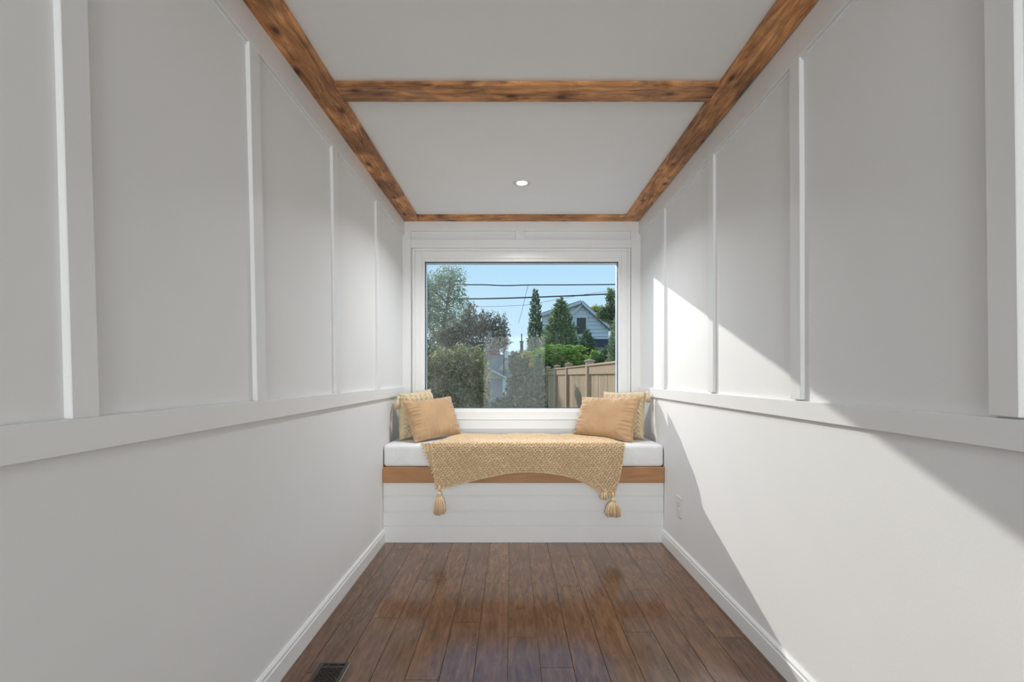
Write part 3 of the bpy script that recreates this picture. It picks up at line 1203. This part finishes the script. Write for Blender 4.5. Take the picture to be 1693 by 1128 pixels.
# fence ------------------------------------------------------------------------
fx = lambda D: 1.604 - 0.035 * (D - 9.5)
fence = empty('garden_fence', (fx(12), 12, GZ), 'cedar board fence with capped posts running along the garden', 'fence')
FA = math.atan(0.035)
FO = Vector((fx(12), 12, GZ))
ZTOP = CH + 0.235
post_D = (4.4, 7.0, 9.5, 12.2, 14.45, 16.9)
shared = {}


def fpart(name, key, mk, loc):
    if key not in shared:
        shared[key] = mk().mesh(name, M['cedar'])
    o = link(name, shared[key], fence, Vector(loc) - FO, (0, 0, FA))
    return o


hp = ZTOP - GZ
for D in post_D:
    p = fpart('post', 'post', lambda: MB().box(-0.075, 0.075, -0.075, 0.075, 0, hp + 0.055, 0.006), (fx(D), D, GZ))
    cme = shared.get('cap')
    if cme is None:
        mm = MB()
        mm.box(-0.095, 0.095, -0.095, 0.095, hp + 0.055, hp + 0.085, 0.006)
        mm.lathe([(0.12, hp + 0.085), (0.0, hp + 0.125)], seg=4)
        cme = shared['cap'] = mm.mesh('post_cap', M['cedar'])
    link('post_cap', cme, p)
ends = list(post_D) + [17.8]
for a, b in zip(ends[:-1], ends[1:]):
    L = b - a
    mid = (a + b) / 2
    fpart('top_rail', ('cap', L), lambda: MB().box(-0.07, 0.07, -L / 2 + .07, L / 2 - .07, -0.035, 0.0, 0.004), (fx(mid), mid, ZTOP))
    fpart('fascia_board', ('fas', L), lambda: MB().box(-0.042, -0.012, -L / 2 + .07, L / 2 - .07, -0.20, -0.037, 0.004), (fx(mid), mid, ZTOP))
    fpart('bottom_rail', ('bot', L), lambda: MB().box(-0.042, -0.012, -L / 2 + .07, L / 2 - .07, 0.05, 0.19, 0.004), (fx(mid), mid, GZ))
    fpart('middle_rail', ('mid', L), lambda: MB().box(0.018, 0.05, -L / 2 + .07, L / 2 - .07, -0.60, -0.50, 0.004), (fx(mid), mid, ZTOP))
    npk = int((L - 0.15) / 0.142)
    for k in range(npk):
        D = a + 0.075 + (k + 0.5) * (L - 0.15) / npk
        fpart('picket', 'picket', lambda: MB().box(-0.008, 0.012, -0.0655, 0.0655, 0.03, hp - 0.04, 0.004), (fx(D) + random.uniform(-.003, .003), D, GZ))


# plants ------------------------------------------------------------------------
def leaves(name, pos, size, mat, parent, org, elong=1.8, down=0.0, up=0.0, aim=None):
    n = len(pos)
    d = RNG.normal(size=(n, 3))
    d[:, 2] += -down * 2.0 + up * 2.0
    if aim is not None:
        d = d * 0.5 + aim
    d /= np.linalg.norm(d, axis=1)[:, None]
    a = RNG.normal(size=(n, 3))
    s = np.cross(d, a); s /= np.linalg.norm(s, axis=1)[:, None]
    nn = np.cross(d, s)
    sz = size * RNG.uniform(0.6, 1.35, size=(n, 1))
    w = sz / elong
    p0 = pos; p2 = pos + d * sz
    p1 = pos + d * sz * 0.45 + s * w * 0.5 + nn * w * 0.12
    p3 = pos + d * sz * 0.45 - s * w * 0.5 + nn * w * 0.12
    V = np.stack([p0, p1, p2, p3], 1).reshape(-1, 3) - np.array(org)
    b = np.arange(n)[:, None] * 4
    Fc = np.concatenate([b + np.array([[0, 1, 2]]), b + np.array([[0, 2, 3]])], 0)
    o = link(name, np_mesh(name, V, Fc, mat, False), parent)
    tag(o, kind='stuff')
    return o


def blob_points(blobs, n, shell=0.45):
    w = np.array([b[3] * b[4] * b[5] for b in blobs]) ** 0.75
    cnt = RNG.multinomial(n, w / w.sum())
    out = []
    for b, c in zip(blobs, cnt):
        v = RNG.normal(size=(c, 3)); v /= np.linalg.norm(v, axis=1)[:, None]
        r = RNG.uniform(0, 1, size=(c, 1)) ** shell
        # broken, clumpy outline
        f = 1 + 0.16 * np.sin(v[:, :1] * 9 + b[0]) * np.sin(v[:, 2:] * 8 + b[2] * 3) + 0.10 * np.sin(v[:, 1:2] * 15)
        out.append(np.array(b[:3]) + v * r * f * np.array(b[3:6]))
    return np.concatenate(out)


def B(u, v, D, ru, rv, rd=None):
    p = P(u, v, D)
    k = D / F
    return (p.x, p.y, p.z, ru * k, (rd if rd else ru) * k, rv * k)


def tree(name, label, cat, base, blobs, n, size, mat, trunk_r=0.12, group=None, elong=1.8, down=0.0, up=0.0, shell=0.45, branches=True):
    base = Vector((base[0], base[1], GZ))
    t = empty(name, base, label, cat, group)
    top = max(blobs, key=lambda b: b[2])
    m = MB()
    tp = Vector(top[:3]) - base
    mid = tp * 0.5 + Vector((random.uniform(-.1, .1), random.uniform(-.1, .1), 0))
    m.tube([(0, 0, 0), mid, tp], [trunk_r, trunk_r * 0.7, trunk_r * 0.2], 8)
    m.build('trunk', M['bark'], t, True)
    if branches:
        for b in blobs:
            c = Vector(b[:3]) - base
            z = max(0.25 * tp.z, min(c.z - 0.3 * b[5], tp.z * 0.8))
            s = Vector((tp.x * z / max(tp.z, .01), tp.y * z / max(tp.z, .01), z))
            mm = MB()
            mm.tube([s, s.lerp(c, 0.5) + Vector((0, 0, 0.05)), c], [trunk_r * 0.45, trunk_r * 0.3, trunk_r * 0.12], 6)
            mm.build('branch', M['bark'], t, True)
    leaves('foliage', blob_points(blobs, n, shell), size, mat, t, base, elong, down, up)
    return t


def conifer(name, label, u, vtop, vbot_half, D, n, size, mat, power=1.0, cat='tree', group=None, up=0.6, rough=0.18):
    """tapering evergreen: apex at (u, vtop); half width vbot_half px at the ground"""
    ap = P(u, vtop, D)
    base = Vector((ap.x, D, GZ))
    H = ap.z - GZ
    R = vbot_half * D / F
    t = empty(name, base, label, cat, group)
    MB().tube([(0, 0, 0), (0, 0, H * 0.6), (0, 0, H * 0.97)], [0.06 + H * .012, 0.04, 0.01], 8).build('trunk', M['bark'], t, True)
    h = 1 - RNG.uniform(0, 1, n) ** 0.62
    ang = RNG.uniform(0, 2 * math.pi, n)
    lump_ = 1 + rough * np.sin(ang * 5 + h * 40) + rough * 0.8 * np.sin(ang * 3 - h * 67)
    rad = R * (1 - h) ** power * lump_ * RNG.uniform(0, 1, n) ** 0.35
    pos = np.stack([rad * np.cos(ang), rad * np.sin(ang), h * H], 1) + np.array(base)
    aim = np.stack([np.cos(ang) * 0.6, np.sin(ang) * 0.6, np.full(n, up)], 1)
    leaves('foliage', pos, size, mat, t, base, 2.6, aim=aim)
    return t


M['l_pale'] = leaf_mat('pale_grey_green_leaf', [(0, (0.26, 0.31, 0.18)), (1, (0.60, 0.64, 0.44))], 0.5)
M['l_brown'] = leaf_mat('bronze_green_leaf', [(0, (0.10, 0.095, 0.05)), (0.6, (0.28, 0.24, 0.13)), (1, (0.50, 0.42, 0.27))], 0.5)
M['l_olive'] = leaf_mat('olive_leaf', [(0, (0.13, 0.13, 0.035)), (0.7, (0.36, 0.34, 0.11)), (1, (0.68, 0.62, 0.32))], 0.5)
M['l_dark'] = leaf_mat('dark_ivy_leaf', [(0, (0.04, 0.065, 0.025)), (0.75, (0.10, 0.13, 0.05)), (1, (0.26, 0.27, 0.12))], 0.3)
M['l_cyp'] = leaf_mat('cypress_leaf', [(0, (0.08, 0.12, 0.055)), (1, (0.22, 0.28, 0.125))], 0.35)
M['l_spruce'] = leaf_mat('spruce_needle', [(0, (0.12, 0.17, 0.075)), (1, (0.45, 0.52, 0.25))], 0.45)
M['l_bright'] = leaf_mat('bright_sumac_leaf', [(0, (0.10, 0.24, 0.03)), (0.5, (0.45, 0.60, 0.08)), (1, (0.86, 0.88, 0.25))], 0.5)
M['l_yel'] = leaf_mat('yellow_green_leaf', [(0, (0.22, 0.27, 0.05)), (1, (0.58, 0.50, 0.13))], 0.5)
M['l_grey'] = leaf_mat('grey_green_leaf', [(0, (0.20, 0.26, 0.14)), (1, (0.44, 0.52, 0.31))], 0.45)
M['l_mid'] = leaf_mat('mid_green_leaf', [(0, (0.06, 0.11, 0.03)), (1, (0.20, 0.28, 0.08))], 0.4)

# tall pale tree
tree('tall_tree', 'tall pale grey-green tree, highest of those beside the wires', 'tree', (P(715, 0, 30).x, 30), [
    B(745, 462, 30, 28, 24), B(718, 480, 30, 34, 30), B(755, 492, 30, 20, 20), B(720, 528, 30, 36, 34), B(690, 500, 30, 34, 46), B(752, 525, 30, 22, 24)],
    11000, 0.15, M['l_pale'], 0.18, elong=2.0)
# bronze tree with drooping twigs
tree('bronze_tree', 'bronze-leaved tree with drooping twigs in front of the tall pale tree', 'tree', (P(790, 0, 22).x, 22), [
    B(775, 518, 22, 13, 24), B(800, 535, 22, 26, 24), B(825, 545, 22, 18, 26), B(770, 550, 22, 38, 26), B(740, 560, 22, 34, 22), B(830, 566, 22, 15, 16), B(812, 566, 22, 26, 16)],
    9500, 0.13, M['l_brown'], 0.14, elong=2.6, down=0.4)
# pole-like dead stem next to it
tree('slim_conifer', 'slim dark conifer tip rising out of the bronze tree', 'tree', (P(834, 0, 28).x, 28), [
    B(834, 535, 28, 4, 22), B(834, 565, 28, 7, 20)], 900, 0.08, M['l_brown'], 0.06, branches=False)
# olive hedge mass
tree('olive_shrub', 'big olive-green shrub filling the garden under the bronze tree', 'shrub', (P(755, 0, 9).x, 9), [
    B(730, 605, 9, 34, 30), B(765, 600, 9, 34, 30), B(792, 610, 9, 20, 34), B(720, 640, 9, 30, 34), B(755, 645, 9, 40, 44), B(793, 650, 9, 20, 42), B(770, 690, 9, 44, 40), B(725, 690, 9, 40, 36)],
    20000, 0.075, M['l_olive'], 0.07, elong=2.4, down=0.25, shell=0.6)
tree('dark_laurel', 'dark green bush at the foot of the olive shrub', 'shrub', (P(703, 0, 7).x, 7), [
    B(700, 665, 7, 16, 26), B(690, 690, 7, 24, 30)], 1500, 0.06, M['l_dark'], 0.04)
# ivy covered stump and vines
tree('ivy_stump', 'dark ivy-covered stump between the shed and the fence', 'shrub', (P(850, 0, 11).x, 11), [
    B(849, 590, 11, 8, 9), B(849, 606, 11, 9, 16), B(862, 610, 11, 13, 22), B(850, 632, 11, 12, 18), B(868, 638, 11, 16, 20)],
    3600, 0.065, M['l_dark'], 0.11, elong=1.5)
tree('dark_vine', 'dark tangle of vines at the foot of the ivy stump', 'shrub', (P(865, 0, 8.5).x, 8.5), [
    B(850, 668, 8.5, 24, 26), B(880, 650, 8.5, 20, 26), B(893, 630, 8.5, 10, 24), B(885, 680, 8.5, 26, 26), B(825, 680, 8.5, 22, 18)],
    4200, 0.075, M['l_dark'], 0.05, elong=2.0)
tree('green_creeper', 'mid green creeper hanging at the far end of the fence', 'shrub', (P(893, 0, 18.2).x, 18.2), [
    B(888, 604, 18.2, 12, 14), B(896, 622, 18.2, 9, 22), B(880, 618, 18.2, 12, 22)], 3000, 0.08, M['l_mid'], 0.06)
tree('yellow_shrub', 'yellow-tinged shrub rising behind the ivy stump', 'shrub', (P(870, 0, 13).x, 13), [
    B(869, 590, 13, 9, 9), B(876, 598, 13, 8, 10)], 700, 0.075, M['l_yel'], 0.04)
# columnar cypress
conifer('columnar_cypress', 'slim columnar cypress standing clear against the sky', 885.5, 478, 19, 37, 6500, 0.21, M['l_cyp'], 0.55, rough=0.10, up=1.2)
# evergreens in front of the house
conifer('garden_spruce', 'broad feathery spruce in front of the white house', 927, 494, 50, 27.5, 8500, 0.26, M['l_spruce'], 0.75, up=0.25, group='evergreens by the house')
conifer('garden_spruce', 'darker, shorter spruce under the house window', 970, 547, 30, 23, 5000, 0.20, M['l_cyp'], 0.6, up=0.25, group='evergreens by the house')
conifer('garden_spruce', 'small spruce between the cypress and the broad spruce', 904, 540, 18, 32, 2500, 0.22, M['l_spruce'], 0.6, up=0.3, group='evergreens by the house')
tree('corner_tree', 'dark-leaved tree at the eave end of the white house', 'tree', (P(1016, 0, 34).x, 34), [
    B(1010, 490, 34, 8, 14), B(1012, 515, 34, 14, 20), B(997, 520, 34, 11, 12), B(1025, 530, 34, 18, 30)], 4200, 0.2, M['l_spruce'], 0.2)
tree('yellow_tree', 'yellow-green tree showing behind the house roof', 'tree', (P(992, 0, 56).x, 56), [  # yellow-green leaves throughout the crown
    B(988, 518, 56, 13, 12), B(1000, 535, 56, 12, 14)], 1800, 0.32, M['l_yel'], 0.2)
conifer('round_cedar', 'grey-green cedar behind the nearest fence panel', 1021, 528, 26, 13, 6000, 0.11, M['l_grey'], 0.5, up=0.9, rough=0.05)

# sumac with feather leaves
t = empty('sumac_bush', (P(925, 0, 19.5).x, 19.5, GZ), 'bright yellow-green sumac growing behind the fence', 'shrub')
org = t.location.copy()
pts, aims = [], []
bl_ = [B(905, 590, 19.5, 24, 15, 20), B(940, 588, 19.5, 26, 15, 20), B(922, 582, 19.5, 22, 12, 18), B(890, 598, 19.5, 12, 12), B(955, 600, 19.5, 14, 12)]
cent = blob_points(bl_, 75, 0.25)
for c in cent:
    a0 = RNG.uniform(0, 2 * math.pi)
    for f in range(7):
        a = a0 + f * 2 * math.pi / 7 + RNG.uniform(-.3, .3)
        d = np.array([math.cos(a), math.sin(a), RNG.uniform(0.35, 0.9)]); d /= np.linalg.norm(d)
        s = np.cross(d, [0, 0, 1.0]); s /= np.linalg.norm(s)
        for k in range(9):
            for sg in (-1, 1):
                pts.append(c + d * (k * 0.055) - np.array([0, 0, 0.005 * k * k]))
                aims.append((s * sg + d * 0.6 + np.array([0, 0, -0.25])) * 2.6)
leaves('foliage', np.array(pts), 0.21, M['l_bright'], t, org, 3.2, aim=np.array(aims))
m = MB()
for b in bl_:
    c = Vector(b[:3]) - org
    m.tube([(c.x * .3, c.y * .3, 0), (c.x * .7, c.y * .7, c.z * .6), c], [0.05, 0.035, 0.015], 6)
m.build('stems', M['bark'], t, True)
leaves('inner_foliage', blob_points([(b[0], b[1] + .4, b[2] - .25, b[3], b[4], b[5] * 1.1) for b in bl_], 1500, 0.5), 0.13, M['l_mid'], t, org, 1.8)
t = tree('garden_bush', 'small bright bush between the dark spruce and the cedar', 'shrub', (P(988, 0, 17.8).x, 17.8), [
    B(983, 590, 17.8, 6, 9), B(991, 596, 17.8, 9, 10)], 1200, 0.12, M['l_bright'], 0.05)
tree('hedge', 'dark hedge along the far side of the fence', 'shrub', (P(1000, 0, 16.3).x, 16.3), [
    B(992, 602, 16.3, 16, 12, 14), B(1014, 592, 16.3, 20, 20, 16), B(1005, 612, 16.3, 22, 14, 16)], 4500, 0.10, M['l_mid'], 0.06)
for u, v, ru, rv, D, lb in ((700, 590, 26, 40, 56, 'dull green tree far behind the tall pale tree'), (745, 596, 28, 36, 70, 'dull green tree far behind the bronze tree'),
                            (792, 592, 24, 26, 84, 'dull green tree far behind the shed'), (880, 600, 26, 18, 72, 'low dull green tree far behind the columnar cypress')):
    tree('far_tree', lb, 'tree', (P(u, 0, D).x, D), [B(u - ru * .4, v, D, ru, rv, 20), B(u + ru * .5, v + 8, D, ru * .8, rv * .8, 20)],
         2600, 0.0068 * D, M['l_mid'], 0.2, 'far trees behind the gardens')

# white house -------------------------------------------------------------------
HD = 45.0
hp_ = lambda u, v: (P(u, v, HD).x, P(u, v, HD).z)
hs = empty('white_house', (P(955, 0, HD).x, HD, GZ), 'white clapboard house with an asymmetric gable roof', 'house')
HO = hs.location.copy()
loc2 = lambda u, v: (hp_(u, v)[0] - HO.x, hp_(u, v)[1] - GZ)
pk, re_, le = loc2(960.5, 502), loc2(1006, 544), loc2(896, 523)
wallpoly = [(le[0], 0), (re_[0], 0), re_, pk, le]
MB().prism(wallpoly, 'y', 0.0, 9.0).build('wall', M['siding'], hs)
# lap siding boards
m = MB()
z = 3.2
wz = lambda z: ((le[0] if z <= le[1] else le[0] + (z - le[1]) / (pk[1] - le[1]) * (pk[0] - le[0])),
                (re_[0] if z <= re_[1] else re_[0] + (z - re_[1]) / (pk[1] - re_[1]) * (pk[0] - re_[0])))
while z < pk[1] - 0.36:
    xa, xb = wz(z + 0.35)
    if xb - xa > 0.2:
        m.prism([(0.0, z), (-0.11, z), (-0.012, z + 0.36), (0.0, z + 0.36)], 'x', xa, xb)
    z += 0.36
tag(m.build('lap_siding', M['siding'], hs), kind='stuff')
# roof slabs with fascia
def slab(name, a, b, th, y0, y1, mat, off=0.0):
    d = Vector((b[0] - a[0], b[1] - a[1])).normalized()
    n = Vector((-d.y, d.x))
    if n.y < 0:
        n = -n
    q = [Vector(a) + n * off, Vector(b) + n * off, Vector(b) + n * (off + th), Vector(a) + n * (off + th)]
    return MB().prism([tuple(v) for v in q], 'y', y0, y1).build(name, mat, hs)


rt, lt, pp = loc2(1011, 546), loc2(892.5, 522), loc2(960.5, 500.5)
slab('roof_slope', pp, rt, 0.14, -0.45, 9.3, M['roof'], 0.02)
slab('roof_slope', lt, pp, 0.14, -0.45, 9.3, M['roof'], 0.02)
slab('fascia', pp, rt, 0.24, -0.52, -0.40, M['fascia'], -0.14)
slab('fascia', lt, pp, 0.26, -0.52, -0.40, M['fascia'], -0.16)
a_, b_ = loc2(944, 519), loc2(961, 503)
slab('gable_rake', a_, b_, 0.20, -0.30, -0.05, M['fascia'], -0.2)
w0, w1_ = loc2(953, 526), loc2(968.5, 552)
win = MB().box(w0[0], w1_[0], -0.16, 0.02, w1_[1], w0[1]).build('window', M['pane'], hs)
MB().box(w0[0] - 0.18, w1_[0] + 0.18, -0.22, 0.0, w0[1], w0[1] + 0.22).build('window_trim', M['fascia'], win)
MB().box(w1_[0], w1_[0] + 0.14, -0.2, 0.0, w1_[1], w0[1]).build('window_trim', M['siding'], win)
MB().box(w0[0] - 0.14, w0[0], -0.2, 0.0, w1_[1], w0[1]).build('window_trim', M['siding'], win)
# lower porch roof
c1, c2 = loc2(968, 560), loc2(1012, 566)
MB().prism([(-1.6, c1[1] - 0.75), (0.0, c1[1]), (0.0, c1[1] - 0.15), (-1.6, c1[1] - 0.9)], 'x', c1[0], c2[0]).build('porch_roof', M['roof'], hs)

# neighbours' shed ----------------------------------------------------------------
SD = 24.0
sh = empty('garden_shed', (P(826, 0, SD).x, SD, GZ), 'grey shed with a pale green sloping roof seen past the olive shrub', 'shed')
so_ = sh.location.copy()
l3 = lambda u, v, D=SD: (P(u, v, D).x - so_.x, P(u, v, D).z - GZ)
q = [l3(806, 626), l3(812, 613), l3(839, 624.5), l3(836, 629)]
x0, zt = l3(808, 626); x1, _ = l3(836, 626)
MB().box(x0, x1, 0.0, 2.0, 0, zt).build('wall', M['shedwall'], sh)
MB().prism([l3(808, 626), l3(836, 626), l3(815, 614)], 'y', 0.0, 2.0).build('gable', M['shedroof'], sh)
MB().prism([l3(814, 612), l3(840, 625.5), l3(840, 627.5), l3(814, 614.2)], 'y', -0.25, 2.2).build('roof_slope', M['fascia'], sh)
MB().prism([l3(800, 630), l3(814, 612), l3(814, 614.2), l3(801, 632)], 'y', -0.25, 2.2).build('roof_slope', M['fascia'], sh)
MB().box(x1 - 0.16, x1 + 0.03, -0.03, 0.0, 0, zt).build('corner_board', M['fascia'], sh)
xd0, zd = l3(812, 634); xd1, _ = l3(824, 634)
MB().box(xd0, xd1, -0.03, 0.0, 0, zt - 0.15).build('door', M['shedwall'], sh)
SD2 = 33.0
s2 = empty('far_outbuilding', (P(830, 0, SD2).x, SD2, GZ), 'small outbuilding with a red tiled roof far beyond the shed', 'shed')
o2 = s2.location.copy()
l4 = lambda u, v: (P(u, v, SD2).x - o2.x, P(u, v, SD2).z - GZ)
a = l4(806, 584); b = l4(842, 613)
MB().box(a[0], b[0], 0, 3, 0, a[1] - 0.1).build('wall', M['shedwall'], s2)
MB().prism([l4(804, 585), l4(827, 585), l4(823, 576.5), l4(808, 576.5)], 'y', -0.3, 3.2).build('roof_slope', M['red'], s2)
c = l4(833, 581); d = l4(842, 592)
MB().box(c[0], d[0], -0.25, -0.02, d[1], c[1]).build('white_gable', M['siding'], s2)
c = l4(828, 596); d = l4(842, 612)
MB().prism([(c[0] - 0.2, d[1]), (d[0], d[1]), (d[0], c[1]), (c[0] + 0.35, c[1])], 'y', -0.3, -0.02).build('lean_to_roof', M['shedroof'], s2)

# chimney of a far house
CD = 60.0
cb = P(862.5, 0, CD)
cs_ = empty('far_chimney', (cb.x, CD, GZ), 'dark chimney stack with a thin flue far beyond the garden', 'chimney')
h1 = P(0, 564, CD).z - GZ; h2 = P(0, 552, CD).z - GZ
MB().box(-0.2, 0.2, -0.2, 0.2, 0, h1, 0.02).build('stack', M['chim'], cs_)
MB().box(-0.26, 0.26, -0.26, 0.26, h1 - 0.2, h1 - 0.05, 0.02).build('cap', M['chim'], cs_)
MB().tube([(0, 0, h1 - .05), (0, 0, h2)], 0.07, 8).build('flue', M['chim'], cs_)

# overhead cables ----------------------------------------------------------------
def cable(name, label, pts, D, r, group):
    """pts in (u, v) at distance D, smoothed, ends carried on to the poles"""
    w = [P(u, v, D) for u, v in pts]
    us = np.array([p.x for p in w]); zs = np.array([p.z for p in w])
    xs = np.linspace(us[0], us[-1], 90)
    zz = np.interp(xs, us, zs)
    ker = np.ones(5) / 5
    zz[2:-2] = np.convolve(zz, ker, 'valid')
    m = MB()
    m.tube([(x - us[0], 0, z - zs[0]) for x, z in zip(xs, zz)], r, 6)
    o = m.build(name, M['wire'], None, True, loc=(us[0], D, zs[0]))
    return tag(o, label, 'cable', group)


cable('overhead_cable', 'upper thick overhead cable with a small kink', [(480, 462), (700, 470), (775, 471), (815, 471), (832, 473.6), (850, 471.6), (873, 471.4), (940, 471.2), (1020, 470.6), (1220, 462)], 38, 0.045, 'overhead cables')
cable('overhead_cable', 'lower thick overhead cable rising towards the house', [(480, 486), (700, 494), (785, 494.4), (838, 493.2), (886, 491.6), (960, 488.6), (1020, 485.6), (1220, 470)], 38.3, 0.055, 'overhead cables')
cable('overhead_cable', 'hair-thin overhead cable below the thick ones', [(480, 503), (700, 507), (812, 507.2), (875, 504.5), (926, 494), (985, 484), (1220, 458)], 38.6, 0.014, 'overhead cables')
a, b = P(873, 471.8, 38), P(857, 535, 52)
m = MB(); m.tube([(0, 0, 0), (b - a) * 0.5 + Vector((0, 0, -.15)), b - a], 0.016, 6)
tag(m.build('service_drop', M['wire'], None, True, loc=a), 'hair-thin service wire dropping from the upper cable', 'cable')
for uu, lb in ((480, 'wooden utility pole holding the cables beyond the tall pale tree'), (1220, 'wooden utility pole holding the cables beyond the house')):
    p = P(uu, 450, 38.3)
    up_ = empty('utility_pole', (p.x, 38.3, GZ), lb, 'pole', 'utility poles')
    MB().tube([(0, 0, 0), (0, 0, p.z - GZ + 0.6)], [0.17, 0.12], 10).build('shaft', M['bark'], up_, True)
    MB().box(-0.06, 0.06, -1.0, 1.0, p.z - GZ - 0.5, p.z - GZ - 0.36, 0.01).build('crossarm', M['bark'], up_)
